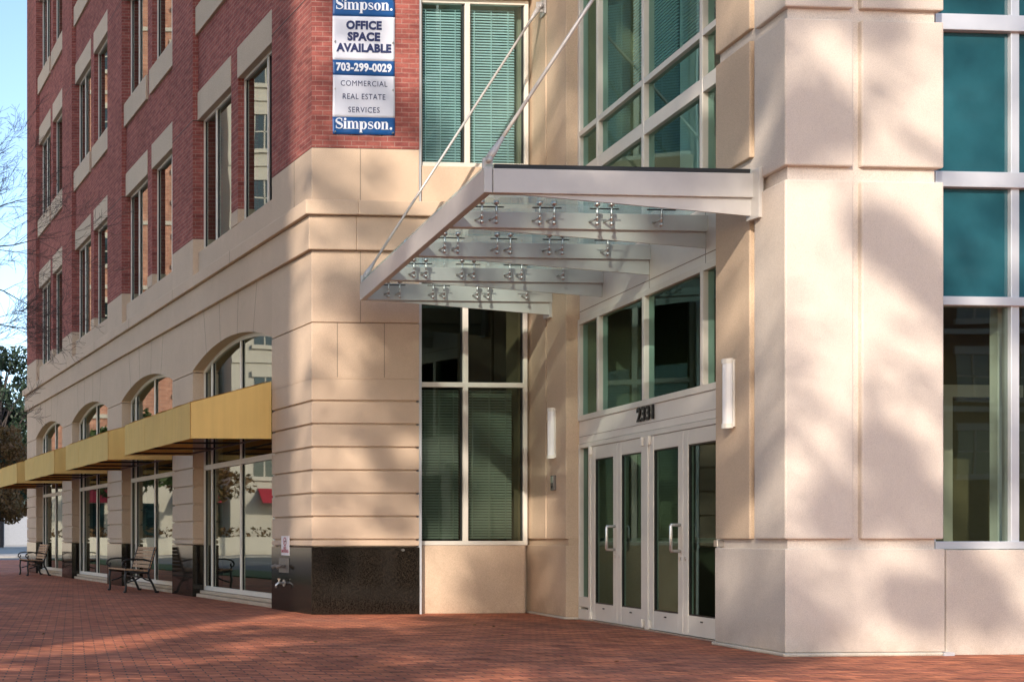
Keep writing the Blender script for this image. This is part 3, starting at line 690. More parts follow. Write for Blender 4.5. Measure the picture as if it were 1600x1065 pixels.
# point fixings between glass and beams
for k in range(1, 5):
    ys, xe = ybs[k]; yy = ys-(0.17 if k < 4 else 0.20)
    x_ = fe(yy)+0.42
    for j in range(4):
        for e in ((-0.075, 0.075) if j < 3 else (0,)):
            x = x_+j*0.60+e
            if x > xe-0.12: continue
            m = MB(); m.tube([(x, yy, ZT+0.012), (x, yy, ZB+0.035)], 0.011, 6)
            m.tube([(x, yy, ZB+0.075), (x, ys-(0.045 if k < 4 else 0.085), ZB+0.075)], 0.011, 6)
            m.ball((x, yy, ZB+0.025), 0.023, 8); m.ball((x, yy, ZB+0.085), 0.018, 8)
            m.tube([(x, yy, ZT-0.02), (x, yy, ZT+0.011)], 0.028, 10)
            m.build('glass_fixing', M['steel'], T, smooth=True)
        xc = x_+j*0.60
        if xc < xe-0.1:
            m = MB(); m.tube([(xc-0.15, yy, ZT-0.05), (xc+0.15, yy, ZT-0.05)], 0.007, 6); m.build('fixing_arm', M['dark_metal'], T)
# tie rods with clevises and wall brackets
for (px2, py2), s in (((NC.x+0.05, NC.y+0.04), 0.49), ((FC.x+0.04, FC.y-0.05), 6.09)):
    a = Vector((px2, py2, ZT+0.075)); q = E(s, -0.06); b = Vector((*q, 8.24)); d_ = (b-a).normalized()
    m = MB(); m.tube([a+d_*0.22, b-d_*0.20], 0.0165, 10); rod = m.build('tie_rod', M['canopy'], T, smooth=True)
    for p, sg in ((a, 1), (b, -1)):
        m = MB(); m.tube([p+d_*sg*0.02, p+d_*sg*0.10, p+d_*sg*0.16, p+d_*sg*0.26], [0.034, 0.034, 0.026, 0.018], 10)
        side = d_.cross(Vector((0, 0, 1))).normalized(); m.tube([p-side*0.05, p+side*0.05], 0.026, 10); m.build('clevis', M['canopy'], rod, smooth=True)
    m = MB(); m.box(a.x-0.045, a.x+0.045, a.y-0.012, a.y+0.012, ZT-0.002, ZT+0.10); m.build('rod_lug', M['canopy'], T, 0.003)
    m = MB(); ebox(m, s-0.09, s+0.09, -0.02, 0.0, 8.12, 8.36); ebox(m, s-0.012, s+0.012, -0.10, -0.02, 8.17, 8.31); m.build('wall_bracket', M['canopy'], T, 0.004)

# ------------------------------------------------------------------ awnings over the shop windows
awn_words = ['the nearest shop window, the closest of the row', 'the second shop window, behind the near bench', 'the third shop window', 'the last shop window, beside the far bench']
def make_awning():
    p = 1.235; w_ = 3.86
    t = thing('awning', (X0, YC, 0), 'x', 'awning', 'mustard awnings over the shop windows')
    cv = MB(); z0, zf, zw = 2.545, 3.055, 3.38
    ya, yb = 0, w_
    th = 0.012
    P = lambda x, y, z: (X0+x, YC+y, z)
    nx = 48
    sag = lambda y, u: 0.010*math.sin(math.pi*((y % 1.287)/1.287))*math.sin(math.pi*u)+0.003*math.sin(y*7.3+u*4)
    for (a0, a1, off) in ((0, 1, 0.0), (1, 0, th)):      # outer and inner skin
        for i in range(nx):
            for j in range(4):
                q = []
                for (ii, jj) in ((i, j), (i, j+1), (i+1, j+1), (i+1, j)):
                    y = w_*ii/nx; u = jj/4; q.append(P(-p+off+sag(y, u), y, z0-0.02+0.006*math.sin(y*4.1)*(1-u)+(zf-z0+0.02)*u))
                cv.poly(q if a0 == 0 else q[::-1])
                q = []
                for (ii, jj) in ((i, j), (i, j+1), (i+1, j+1), (i+1, j)):
                    y = w_*ii/nx; u = jj/4; q.append(P(-p+(p-0.003)*u, y, zf+(zw-zf)*u+(th-off)-sag(y, u)*1.5))
                cv.poly(q if a0 == 0 else q[::-1])
    for k in range(1, 3): y = 1.287*k; cv.box(X0-p-0.003, X0-p+0.001, YC+y-0.012, YC+y+0.012, z0-0.02, zf-0.004)
    cv.box(X0-p-0.004, X0-p+0.002, YC+ya, YC+yb, z0-0.024, z0+0.012)
    for y in (ya, yb-th):
        a = [P(-p+th, y, z0-0.02), P(-0.003, y, z0-0.02), P(-0.003, y, zw), P(-p+th, y, zf)]
        cv.solid([(q[0], q[1]+th, q[2]) for q in a], a)
    cv.build('canvas', M['awning'], t)
    f_ = MB(); r = 0.016
    for y in (0.04, 1.3, 2.56, w_-0.04):
        f_.tube([P(-p+0.03, y, z0+0.01), P(-0.02, y, z0+0.01)], r, 6); f_.tube([P(-p+0.03, y, z0+0.01), P(-p+0.03, y, zf-0.02)], r, 6); f_.tube([P(-p+0.03, y, zf-0.02), P(-0.02, y, zw-0.03)], r, 6)
    f_.tube([P(-p+0.03, 0.03, z0+0.01), P(-p+0.03, w_-0.03, z0+0.01)], r, 6); f_.tube([P(-0.03, 0.03, z0+0.01), P(-0.03, w_-0.03, z0+0.01)], r, 6)
    f_.build('awning_frame', M['dark_metal'], t)
    return t
aw = make_awning()
for i, (a, b) in enumerate(BAYS):
    o = aw if i == 0 else copy_tree(aw)
    o.location = (X0, YC+a+0.008, 0); o['label'] = 'mustard yellow canvas awning over ' + awn_words[i]

# ------------------------------------------------------------------ banner on the front brick
bx0, bx1, bz0, bz1 = X0+0.288, X0+1.164, 6.583, 8.475
BN = thing('hanging_banner', ((bx0+bx1)/2, YC, bz0), 'tall white and blue office space banner fixed flat on the brick corner', 'banner')
def ripple(x, z):
    e = max(0, 1-min(z-bz0, bz1-z)/0.25)
    return 0.016+0.006*math.sin(z*5.1+x*2)+0.010*e*math.sin(x*19+z*9)
def band(z0, z1, mat, name, d=0.0):
    nx, nz = 24, max(2, int((z1-z0)/0.04)); v = []; f_ = []
    m = MB()
    P = lambda i, j: (bx0+(bx1-bx0)*i/nx, YC-ripple(bx0+(bx1-bx0)*i/nx, z0+(z1-z0)*j/nz)-d, z0+(z1-z0)*j/nz)
    idx = {}
    for j in range(nz+1):
        for i in range(nx+1): idx[i, j] = len(m.v); m.v.append(P(i, j))
    for j in range(nz):
        for i in range(nx): m.f.append((idx[i, j], idx[i+1, j], idx[i+1, j+1], idx[i, j+1]))
    o = m.build(name, mat, BN, smooth=True); s_ = o.modifiers.new('thick', 'SOLIDIFY'); s_.thickness = 0.002; s_.offset = -1
    return o
def zy(y): return 1.05+(840-y)*17.55/2000*1.0
ZB1, ZB2, ZB3, ZB4 = 6.82, 7.39, 7.60, 8.20
band(bz0, ZB1, M['banner_blue'], 'blue_band'); band(ZB1, ZB2, M['banner_white'], 'white_field'); band(ZB2, ZB3, M['banner_blue'], 'blue_band'); band(ZB3, ZB4, M['banner_white'], 'white_field'); band(ZB4, bz1, M['banner_blue'], 'blue_band')
def put_text(me, cx, cz, mat, width):
    xs = [v.co.x for v in me.vertices]; k = width/(max(xs)-min(xs)); mid = (max(xs)+min(xs))/2
    for v in me.vertices:
        x = cx+(v.co.x-mid)*k; z = cz+v.co.y
        v.co = (x, YC-ripple(x, z)-0.006, z)
    me.transform(Matrix.Translation(-WORG[BN.name])); me.materials.clear(); me.materials.append(mat)
    o = bpy.data.objects.new('lettering', me); C.objects.link(o); o.parent = BN
bc = (bx0+bx1)/2
for s, z, wd in (('OFFICE', 8.075, 0.50), ('SPACE', 7.92, 0.46), ('AVAILABLE', 7.765, 0.78)): put_text(text_mesh(s, 0.150, 0.0082, 0, 1, 1.06), bc, z, M['navy'], wd)
put_text(text_mesh('703-299-0029', 0.150, 0.0065, 0, 1, 1.05), bc, 7.497, M['ink_white'], 0.79)
for s, z, wd in (('COMMERCIAL', 7.275, 0.66), ('REAL ESTATE', 7.095, 0.60), ('SERVICES', 6.915, 0.44)): put_text(text_mesh(s, 0.108, 0.0, 0, 1, 1.12), bc, z, M['navy'], wd)
# fat-face serif word, drawn as stems, hairlines and slabs
def fatface(cz, width):
    P = []                                   # polygons in letter units: x-height 1, cap 1.45
    def rect(x0, x1, y0, y1): P.append([(x0, y0), (x1, y0), (x1, y1), (x0, y1)])
    def ring(cx, cy, rx, ry, ix, iy):
        n = 20
        for i in range(n):
            a, b = 2*math.pi*i/n, 2*math.pi*(i+1)/n
            P.append([(cx+ix*math.cos(a), cy+iy*math.sin(a)), (cx+rx*math.cos(a), cy+ry*math.sin(a)), (cx+rx*math.cos(b), cy+ry*math.sin(b)), (cx+ix*math.cos(b), cy+iy*math.sin(b))])
    def stroke(pts, ws):
        for i in range(len(pts)-1):
            (x0, y0), (x1, y1) = pts[i], pts[i+1]; dx, dy = x1-x0, y1-y0; l = math.hypot(dx, dy); nx, ny = -dy/l, dx/l
            P.append([(x0-nx*ws[i], y0-ny*ws[i]), (x1-nx*ws[i+1], y1-ny*ws[i+1]), (x1+nx*ws[i+1], y1+ny*ws[i+1]), (x0+nx*ws[i], y0+ny*ws[i])])
    def ess(x, h, w_):
        pts, ws = [], []
        for i in range(25):
            t = i/24; a = -0.5*math.pi*0.1+t
            # S spine sampled from top right terminal to bottom left terminal
            if t < 0.36: th = R(20)+(R(250))*(t/0.36); c = (x+w_/2, h*0.745); r = (w_*0.40, h*0.205); p = (c[0]+r[0]*math.cos(th), c[1]+r[1]*math.sin(th))
            elif t > 0.64: th = R(90)-(R(250))*((t-0.64)/0.36); c = (x+w_/2, h*0.265); r = (w_*0.42, h*0.215); p = (c[0]+r[0]*math.cos(th), c[1]+r[1]*math.sin(th))
            else: continue
            pts.append(p)
        n = len(pts)
        for i in range(n): u = abs(i/(n-1)-0.5)*2; ws.append(h*(0.045+0.085*max(0, 1-u*1.6)))
        stroke(pts, ws); rect(x+w_*0.80, x+w_*0.90, h*0.68, h*0.96); rect(x+w_*0.06, x+w_*0.16, h*0.04, h*0.34)
    def stem(x, y0, y1): rect(x, x+0.30, y0, y1); rect(x-0.10, x+0.40, y0, y0+0.07)
    x = 0.0; ess(x, 1.45, 1.0); x += 1.14
    stem(x, 0, 1); rect(x-0.10, x, 0.93, 1.0); ring(x+0.15, 1.27, 0.17, 0.17, 0.001, 0.001); x += 0.52
    def arch_l(x): stroke([(x+0.26, 0.76), (x+0.36, 0.93), (x+0.50, 0.98), (x+0.66, 0.90), (x+0.70, 0.70)], [0.03, 0.045, 0.06, 0.12, 0.15])
    stem(x, 0, 1); rect(x-0.10, x, 0.93, 1.0); arch_l(x); stem(x+0.56, 0, 0.82); arch_l(x+0.56); stem(x+1.12, 0, 0.82); x += 1.64
    stem(x, -0.45, 1); rect(x-0.10, x, 0.93, 1.0); ring(x+0.54, 0.5, 0.42, 0.52, 0.13, 0.44); x += 1.08
    ess(x, 1.0, 0.72); x += 0.82
    ring(x+0.45, 0.5, 0.46, 0.53, 0.14, 0.45); x += 1.06
    stem(x, 0, 1); rect(x-0.10, x, 0.93, 1.0); arch_l(x); stem(x+0.56, 0, 0.82); x += 1.14
    ring(x+0.12, 0.14, 0.17, 0.17, 0.001, 0.001); x += 0.3
    k = width/x
    me = bpy.data.meshes.new('lettering'); v = []; f_ = []
    for q in P:
        n = len(v); v += [((a)*k, (b-0.55)*k, 0) for a, b in q]; f_.append(tuple(range(n, n+len(q))))
    me.from_pydata(v, [], f_); put_text(me, bc, cz, M['ink_white'], width)
fatface(6.715, 0.80); fatface(8.345, 0.80)
for x in (bx0+0.03, bx1-0.03):
    for z in (bz0+0.03, 7.2, 7.85, bz1-0.03):
        m = MB(); m.tube([(x, YC-0.032, z), (x, YC-0.004, z)], 0.012, 8); m.build('fixing_screw', M['steel'], BN)

# ------------------------------------------------------------------ small things on the corner pier
yn = YC+0.94
t = thing('no_smoking_sign', (X0, yn, 0.80), 'small white no smoking sign with red ring on the corner pier', 'sign')
m = MB(); m.box(X0-0.014, X0-0.003, yn-0.15, yn+0.15, 0.80, 1.08); m.build('sign_board', M['sign_white'], t, 0.003)
m = MB()
for i in range(20):
    a, b = 2*math.pi*i/20, 2*math.pi*(i+1)/20; x = X0-0.0165
    m.poly([(x, yn+0.062*math.cos(a), 1.0+0.062*math.sin(a)), (x, yn+0.048*math.cos(a), 1.0+0.048*math.sin(a)), (x, yn+0.048*math.cos(b), 1.0+0.048*math.sin(b)), (x, yn+0.062*math.cos(b), 1.0+0.062*math.sin(b))])
m.poly([(X0-0.0168, yn+0.045, 0.962), (X0-0.0168, yn+0.036, 0.953), (X0-0.0168, yn-0.045, 1.038), (X0-0.0168, yn-0.036, 1.047)])
m.build('red_ring', M['sign_red'], t)
m = MB(); m.box(X0-0.0165, X0-0.0142, yn-0.04, yn+0.035, 0.995, 1.008); m.build('cigarette', M['black'], t)
for s, z in (('NO', 0.905), ('SMOKING', 0.86)):
    me = text_mesh(s, 0.062, 0.002); me.transform(Matrix.Translation(Vector((X0-0.0165, yn, z))-WORG[t.name]) @ Matrix(((0, 0, -1, 0), (-1, 0, 0, 0), (0, 1, 0, 0), (0, 0, 0, 1)))); me.materials.clear(); me.materials.append(M['sign_red'])
    o = bpy.data.objects.new('lettering', me); C.objects.link(o); o.parent = t
yt = YC+1.0
t = thing('water_tap', (X0, yt, 0.33), 'small steel water tap low on the dark granite base', 'tap')
m = MB(); m.tube([(X0-0.003, yt, 0.40), (X0-0.09, yt, 0.40), (X0-0.12, yt, 0.375), (X0-0.125, yt, 0.33)], [0.02, 0.02, 0.018, 0.018], 8); m.build('spout', M['steel'], t, smooth=True)
m = MB(); m.tube([(X0-0.012, yt, 0.40), (X0-0.004, yt, 0.40)], 0.05, 12); m.build('flange', M['steel'], t)
m = MB(); m.tube([(X0-0.08, yt, 0.41), (X0-0.08, yt, 0.455)], 0.008, 6); m.tube([(X0-0.08, yt-0.04, 0.455), (X0-0.08, yt+0.04, 0.455)], 0.009, 6); m.build('tap_handle', M['steel'], t)
t = thing('inlet_valve', (X0, yt+0.12, 0.6), 'steel twin inlet fitting on a plate on the dark granite base', 'valve')
m = MB(); m.box(X0-0.012, X0-0.004, yt-0.19, yt+0.19, 0.55, 0.76); m.build('plate', M['grey_box'], t, 0.003)
m = MB()
for dy in (-0.09, 0.09): m.tube([(X0-0.01, yt+dy+0.05, 0.64), (X0-0.08, yt+dy+0.05, 0.65), (X0-0.13, yt+dy+0.07, 0.62)], [0.022, 0.026, 0.03], 10)
m.build('inlet', M['grey_box'], t, smooth=True)
m = MB(); m.tube([(X0+1.28, YC-0.03, 0.885), (X0+1.28, YC-0.004, 0.885)], 0.018, 10); m.build('anchor_eye', M['steel'], B)

# ------------------------------------------------------------------ benches
def make_bench():
    L = 1.32; t = thing('park_bench', (0, 0, 0), 'x', 'bench', 'slatted benches along the shop front')
    # local: x = 0 front feet, x = 0.62 back feet, y along the bench
    for y in (0.03, L-0.03):
        m = MB(); q = lambda x, z: (x, y, z); r = 0.019
        m.tube([q(-0.02, 0.012), q(0.02, 0.02), q(0.03, 0.12), q(0.01, 0.26), q(0.03, 0.40), q(0.07, 0.425)], [0.034, 0.027, 0.023, 0.024, 0.026, 0.026], 7)
        m.tube([q(0.66, 0.012), q(0.61, 0.02), q(0.55, 0.16), q(0.47, 0.30), q(0.455, 0.40)], [0.034, 0.027, 0.023, 0.024, 0.026], 7)
        m.tube([q(0.0, 0.42), q(0.20, 0.395), q(0.46, 0.39), q(0.50, 0.50), q(0.56, 0.70), q(0.60, 0.86), q(0.615, 0.875)], [0.024, 0.027, 0.03, 0.028, 0.027, 0.025, 0.016], 7)
        m.tube([q(0.055, 0.20), q(0.2, 0.24), q(0.32, 0.31), q(0.40, 0.26), q(0.52, 0.22)], 0.016, 6)
        # arm rest with scroll
        arm = [q(0.52, 0.60), q(0.36, 0.645), q(0.15, 0.65), q(0.03, 0.63), q(-0.03, 0.59)]
        for k in range(9):
            a = R(100)+k*R(40); rr = 0.055-0.004*k; arm.append(q(0.005+rr*math.cos(a), 0.545+rr*math.sin(a)))
        m.tube(arm, 0.018, 6); m.tube([q(0.0, 0.50), q(0.05, 0.44), q(0.06, 0.42)], 0.016, 6)
        m.build('end_frame', M['dark_metal'], t, smooth=True)
    m = MB()
    for k in range(5): x = 0.0+k*0.092; z = 0.445-0.006*k; m.box(x, x+0.078, 0, L, z-0.012, z+0.014)
    m.build('seat', M['wood'], t, 0.005)
    m = MB()
    for k in range(6):
        z = 0.475+k*0.069; x = 0.468+(z-0.45)*0.30
        m.solid([(x, 0, z), (x+0.018, 0, z-0.005), (x+0.036, 0, z+0.051), (x+0.018, 0, z+0.056)][::1], [(x, L, z), (x+0.018, L, z-0.005), (x+0.036, L, z+0.051), (x+0.018, L, z+0.056)])
    m.build('backrest', M['wood'], t, 0.004)
    m = MB(); m.tube([(0.32, 0.03, 0.30), (0.32, L-0.03, 0.30)], 0.016, 6); m.build('stretcher', M['dark_metal'], t)
    return t
bn = make_bench(); bn.location = (6.13, 24.12, 0); bn['label'] = 'black iron bench with wooden slats, the nearer and larger of the two'
b2 = copy_tree(bn, (6.20, 35.2, 0)); b2['label'] = 'black iron bench with wooden slats at the far end of the shop front'

# ------------------------------------------------------------------ trees
def leaf_blob(m, c, rad, n, size, rnd, squash=0.8):
    for _ in range(n):
        while True:
            p = Vector((rnd.uniform(-1, 1), rnd.uniform(-1, 1), rnd.uniform(-1, 1)))
            if p.length < 1: break
        p = p.normalized()*(p.length**0.6)
        q = Vector(c)+Vector((p.x*rad, p.y*rad, p.z*rad*squash))
        u = Vector((rnd.gauss(0, 1), rnd.gauss(0, 1), rnd.gauss(0, 1))).normalized(); v = u.cross(Vector((rnd.gauss(0, 1), rnd.gauss(0, 1), rnd.gauss(0, 1)))).normalized()
        s = size*rnd.uniform(0.6, 1.3)
        m.poly([q-u*s, q+v*s*0.5, q+u*s, q-v*s*0.5])
def leafy_tree(loc, h, cr, seed, mat, label, nblob=26, nleaf=170, size=0.2, low=0.35, group='trees'):
    rnd = random.Random(seed); t = thing('leafy_tree', loc, label, 'tree', group)
    L0 = Vector(loc); tr = MB(); lf = MB()
    tr.tube([L0, L0+Vector((0.1, 0, h*0.3)), L0+Vector((0, 0.15, h*0.62)), L0+Vector((0.1, 0, h*0.9))], [h*0.018, h*0.014, h*0.009, h*0.003], 8)
    for _ in range(nblob):
        a = rnd.uniform(0, 2*math.pi); zz = rnd.uniform(low, 0.95); rr = cr*math.sqrt(max(0.05, 1-((zz-0.6)/0.42)**2))*rnd.uniform(0.25, 1.0)
        c = L0+Vector((math.cos(a)*rr, math.sin(a)*rr, zz*h))
        tr.tube([L0+Vector((0, 0, max(0.2, zz-0.22)*h)), (L0+Vector((0, 0, zz*h*0.9))+c)/2, c], [h*0.006, h*0.004, h*0.0015], 5)
        leaf_blob(lf, c, cr*rnd.uniform(0.20, 0.34), nleaf, size, rnd)
    tr.build('trunk', M['bark'], t); lf.build('crown', mat, t)
    return t
def bare_tree(loc, label, seed, limbs):
    rnd = random.Random(seed); t = thing('bare_tree', loc, label, 'tree'); L0 = Vector(loc); m = MB(); tw = MB()
    m.tube([L0, L0+Vector((0.04, 0, 1.5)), L0+Vector((-0.05, 0.05, 3.4)), L0+Vector((0.0, 0.1, 6.0)), L0+Vector((0.1, 0.1, 9.0))], [0.13, 0.11, 0.09, 0.06, 0.015], 9)
    def grow(p, d, ln, r, depth):
        pts = [p]; q = p; dd = d.copy(); k = 6; rs = [r]
        for i in range(k):
            dd = (dd+Vector((rnd.gauss(0, 0.10), rnd.gauss(0, 0.10), rnd.gauss(0.02, 0.13)))).normalized(); q = q+dd*ln/k; pts.append(q); rs.append(max(0.0022, r*(1-0.85*(i+1)/k)))
            if depth < 3 and i >= 1:
                for _ in range(1 if rnd.random() < 0.75 else 2):
                    ax = Vector((rnd.gauss(0.2, 0.7), rnd.gauss(0, 0.7), rnd.gauss(0.15, 0.7))).normalized()
                    grow(q, (dd*0.8+ax*0.65).normalized(), ln*rnd.uniform(0.35, 0.55), rs[-1]*0.6, depth+1)
        (m if depth < 1 else tw).tube(pts, rs, 6 if depth < 1 else 4, cap=False)
    for z, d, ln in limbs: grow(L0+Vector((0, 0.05, z)), Vector(d).normalized(), ln, 0.022, 0)
    m.build('trunk', M['bark'], t); tw.build('twigs', M['bark'], t); return t
bare_tree((1.95, 20.3, 0), 'bare street tree reaching its thin twigs in front of the brick wing', 11, [(z, d, ln) for z, d, ln in ((3.6, (1, 0.1, 0.22), 1.7), (4.6, (1, -0.1, 0.05), 2.0), (5.6, (1, 0.2, -0.1), 2.2), (5.0, (1, 0.3, 0.25), 2.0), (5.9, (1, 0, 0.15), 1.9), (6.6, (0.9, 0, 0.5), 1.6), (4.2, (-1, 0.2, 0.4), 2.2), (5.2, (-0.7, 0.7, 0.5), 2.0), (6.1, (-0.5, -0.8, 0.6), 1.8), (7.2, (0.6, 0.4, 0.7), 1.4), (3.2, (0.9, 0.2, 0.1), 1.4), (2.9, (-0.8, -0.4, 0.3), 1.8))])
# trees behind the viewer whose crowns dapple the entrance front with shade
l2 = Vector((math.sin(R(SUN_AZ)), math.cos(R(SUN_AZ)))); qv = Vector((l2.y, -l2.x)); TE = math.tan(R(SUN_EL))
def site(q, t): p = qv*q - l2*t; return (p.x, p.y, -0.11)
def on_canopy(c):
    k = (4.4-c[2])/TE; x, y = c[0]-l2.x*k, c[1]-l2.y*k
    return c[2] < 4.4 and 11.2 < y < 16.6 and x > fe(y)-0.1 and (Vector((x, y))-EP).dot(EN) > -0.2
def shade_tree(q, t, clumps, seed, label, leaf=0.13):
    L0 = Vector(site(q, t)); tr = MB(); lf = MB(); rnd = random.Random(seed)
    T_ = thing('leafy_tree', L0, label, 'tree', 'street trees behind the viewer'); cs = []
    for (x, y, z, r, n) in clumps:
        d = l2.dot(Vector((x, y)))+t
        cs.append((Vector((x, y, z))+Vector((-l2.x*d, -l2.y*d, d*TE)) + Vector((rnd.gauss(0, 1)*l2.x, rnd.gauss(0, 1)*l2.y, 0))*0.3, r, n))
    top = max(c.z for c, r, n in cs)
    tr.tube([L0, L0+Vector((0.05, 0, top*0.3)), L0+Vector((0, 0.08, top*0.62)), L0+Vector((0.1, 0, top*0.95))], [0.26, 0.20, 0.13, 0.03], 8)
    for k_, (c, r, n) in enumerate(cs):
        p = L0+Vector((0, 0, c.z*0.80)); mid = (p+c)/2+Vector((0, 0, -0.2))
        if k_ % 4 == 0: tr.tube([p, mid, c], [0.035, 0.022, 0.008], 5)
        leaf_blob(lf, c, r, n, leaf, rnd)
    tr.build('trunk', M['bark'], T_); lf.build('crown', M['leaf'], T_)
rnd = random.Random(12)
ca = [(9.25, YR, 4.62, 0.30, 210), (9.05, YR, 4.42, 0.25, 130), (9.62, YR, 3.75, 0.30, 200), (9.74, YR, 3.25, 0.25, 130), (9.75, YR, 1.70, 0.30, 220), (9.75, YR, 1.28, 0.36, 240), (8.98, YR, 1.45, 0.27, 150), (9.12, YR, 1.2, 0.22, 100), (9.85, YR, 0.68, 0.28, 150), (10.75, YR, 0.6, 0.35, 150), (10.7, YR, 1.9, 0.4, 90), (9.1, YR, 5.95, 0.4, 120), (10.3, YR, 6.6, 0.6, 140), (11.05, YR, 5.7, 0.4, 90), (10.9, YR, 3.4, 0.45, 150), (10.95, YR, 4.4, 0.35, 90)]
cb = []
for i in range(12):
    for j in range(12):
        s_ = 1.15+i*0.475+rnd.uniform(-.2, .2); z_ = -1.0+j*0.88+rnd.uniform(-.3, .3)
        if z_ > 6.2 and s_ > 5.3: continue
        if rnd.random() < (0.30 if 2.3 < z_ < 4.4 and s_ < 5.2 else 0.70 if s_ < 4.6 else 0.95): cb.append((*E(s_), z_, rnd.uniform(0.45, 0.75), rnd.randint(110, 190)))
for i in range(9):
    for j in range(9):
        q_, y_ = -4.1+i*0.42+rnd.uniform(-.15, .15), 8.2+j*0.95+rnd.uniform(-.3, .3); x_ = (q_+0.643*y_)/0.766
        if x_ < 8.6+(y_-10.8)*0.226 and rnd.random() < (0.9 if q_ < -2 else 0.5): cb.append((x_, y_, 0.0, rnd.uniform(0.35, 0.55), rnd.randint(70, 120)))
cb = [c for c in cb if not on_canopy(c) or rnd.random() < 0.22]
for k in range(26): q_, y_ = -5.12+rnd.uniform(-.05, .05), 8.0+k*0.26; cb.append(((q_+0.643*y_)/0.766, y_, 0.0, 0.20, 170))
for k in range(10): q_, y_ = -4.15+rnd.uniform(-.1, .1), 8.5+k*0.62; cb.append(((q_+0.643*y_)/0.766, y_, 0.0, 0.24, 120))
for z_ in (1.3, 1.75, 2.2, 2.65, 3.1, 3.55, 4.0, 4.4):
    x_ = 7.42+(4.03-z_)*0.178+0.35
    while x_ < 8.6: cb.append((x_, YC, z_, 0.27, 85)); x_ += 0.36
cb += [(6.95+i*0.32+rnd.uniform(-.1, .1), YC, 1.0+j*0.8+rnd.uniform(-.3, .3), 0.5, 22) for i in range(3) for j in range(9)]
cb += [(7.6, YC, 5.5, 0.35, 45), (7.3, YC, 5.85, 0.35, 45), (8.1, YC, 5.2, 0.4, 70), (7.3, YC, 7.4, 0.4, 60), (8.1, YC, 7.0, 0.4, 70), (7.6, YC, 8.3, 0.4, 60), (7.2, YC, 4.6, 0.3, 40)]
ca += [(8.7+i*0.75+rnd.uniform(-.2, .2), YR, 0.2+j*1.1+rnd.uniform(-.3, .3), 0.8, 16) for i in range(4) for j in range(6)]
shade_tree(2.5, 10, ca, 3, 'open crowned leafy street tree standing behind the viewer')
shade_tree(-2.6, 14, cb, 5, 'dense leafy street tree left of its open crowned neighbour behind the viewer')
leafy_tree((23.5, 152, -0.1), 24, 7.5, 21, M['leaf_dark'], 'dark green tree beyond the far corner of the brick wing', 70, 320, 0.28, 0.3, 'trees beyond the brick wing')
leafy_tree((21.0, 138, -0.1), 13, 5, 22, M['leaf_autumn'], 'small olive and rust autumn tree below the dark green one', 40, 300, 0.24, 0.25, 'trees beyond the brick wing')

# ------------------------------------------------------------------ neighbouring buildings
def block(name, label, x0, x1, y0, y1, h, wall, faces, ww=1.6, wh=2.0, fx=3.2, fz=3.6, base=None, z_start=1.0, skip=None):
    t = thing(name, ((x0+x1)/2, (y0+y1)/2, -0.12), label, 'building')
    m = MB(); m.box(x0, x1, y0, y1, -0.12, h); m.build('wall', wall, t)
    m = MB(); m.box(x0-0.3, x1+0.3, y0-0.3, y1+0.3, h, h+0.8); m.build('roof', M['pale_wall'], t)
    gl = MB(); tr = MB()
    for fc in faces:
        a, b = (x0, x1) if fc in 'SN' else (y0, y1)
        n = int((b-a)/fx)
        z = z_start
        while z+wh < h-0.5:
            for i in range(n):
                c = a+(b-a)*(i+0.5)/n
                def bx(mb, c0, c1, d0, d1, za, zb):
                    if fc == 'S': mb.box(c0, c1, y0-d1, y0-d0, za, zb)
                    elif fc == 'E': mb.box(x1+d0, x1+d1, c0, c1, za, zb)
                    elif fc == 'W': mb.box(x0-d1, x0-d0, c0, c1, za, zb)
                    else: mb.box(c0, c1, y1+d0, y1+d1, za, zb)
                bx(gl, c-ww/2, c+ww/2, -0.1, 0.02, z, z+wh)
                bx(tr, c-ww/2-0.15, c+ww/2+0.15, -0.05, 0.12, z+wh, z+wh+0.35); bx(tr, c-ww/2-0.15, c+ww/2+0.15, -0.05, 0.14, z-0.25, z)
                bx(tr, c-0.05, c+0.05, -0.05, 0.05, z, z+wh); bx(tr, c-ww/2, c+ww/2, -0.05, 0.05, z+wh*0.5-0.04, z+wh*0.5+0.04)
            bx(tr, a, b, -0.02, 0.10, z+wh+0.9, z+wh+1.15)
            z += fz
    gl.build('window', M['dark_glass'], t); tr.build('trim', M['pale_wall'], t)
    return t
block('brown_building', 'tall brown brick building across the street that shades the pavement', -36, -15.0, -8.4, 15, 35, M['tower_dark'], 'ES', z_start=4.5)
rb = block('brick_block', 'orange brick apartment block with pale trim across the side street', -12.6, 6.0, 82, 100, 46, M['far_brick'], 'S', 1.1, 1.7, 4.6, 4.2, z_start=6.2)
m = MB(); m.box(-12.55, 5.95, 81.85, 82.1, -0.1, 5.2); m.build('stone_base', M['pale_wall'], rb)
for x in (-11, -7.5, -4, -0.5, 3):
    m = MB(); m.box(x-1.1, x+0.7, 81.8, 82.0, 0.9, 3.3); m.build('shop_pane', M['dark_glass'], rb)
block('pale_block', 'cream rendered apartment block next to the orange brick block', -46, -12.9, 80.5, 100, 40, M['pale_wall'], 'S', 1.6, 2.2, 4.4, 4.2, z_start=5.0)
for x in (-33, -28, -23, -16, -11.2, -4.2, 2.8):   # red awnings over its street windows, seen mirrored in the shop glass
    y = 80.5 if x < -12.7 else 81.8
    m = MB(); m.solid([(x-1.3, y-1.2, 3.3), (x+1.3, y-1.2, 3.3), (x+1.3, y-0.05, 4.2), (x-1.3, y-0.05, 4.2)], [(x-1.3, y-1.2, 3.35), (x+1.3, y-1.2, 3.35), (x+1.3, y-0.05, 4.26), (x-1.3, y-0.05, 4.26)])
    tag(m.build('red_awning', M['red_canvas']), 'small red canvas awning on the far side street', 'awning', 'red awnings on the side street')
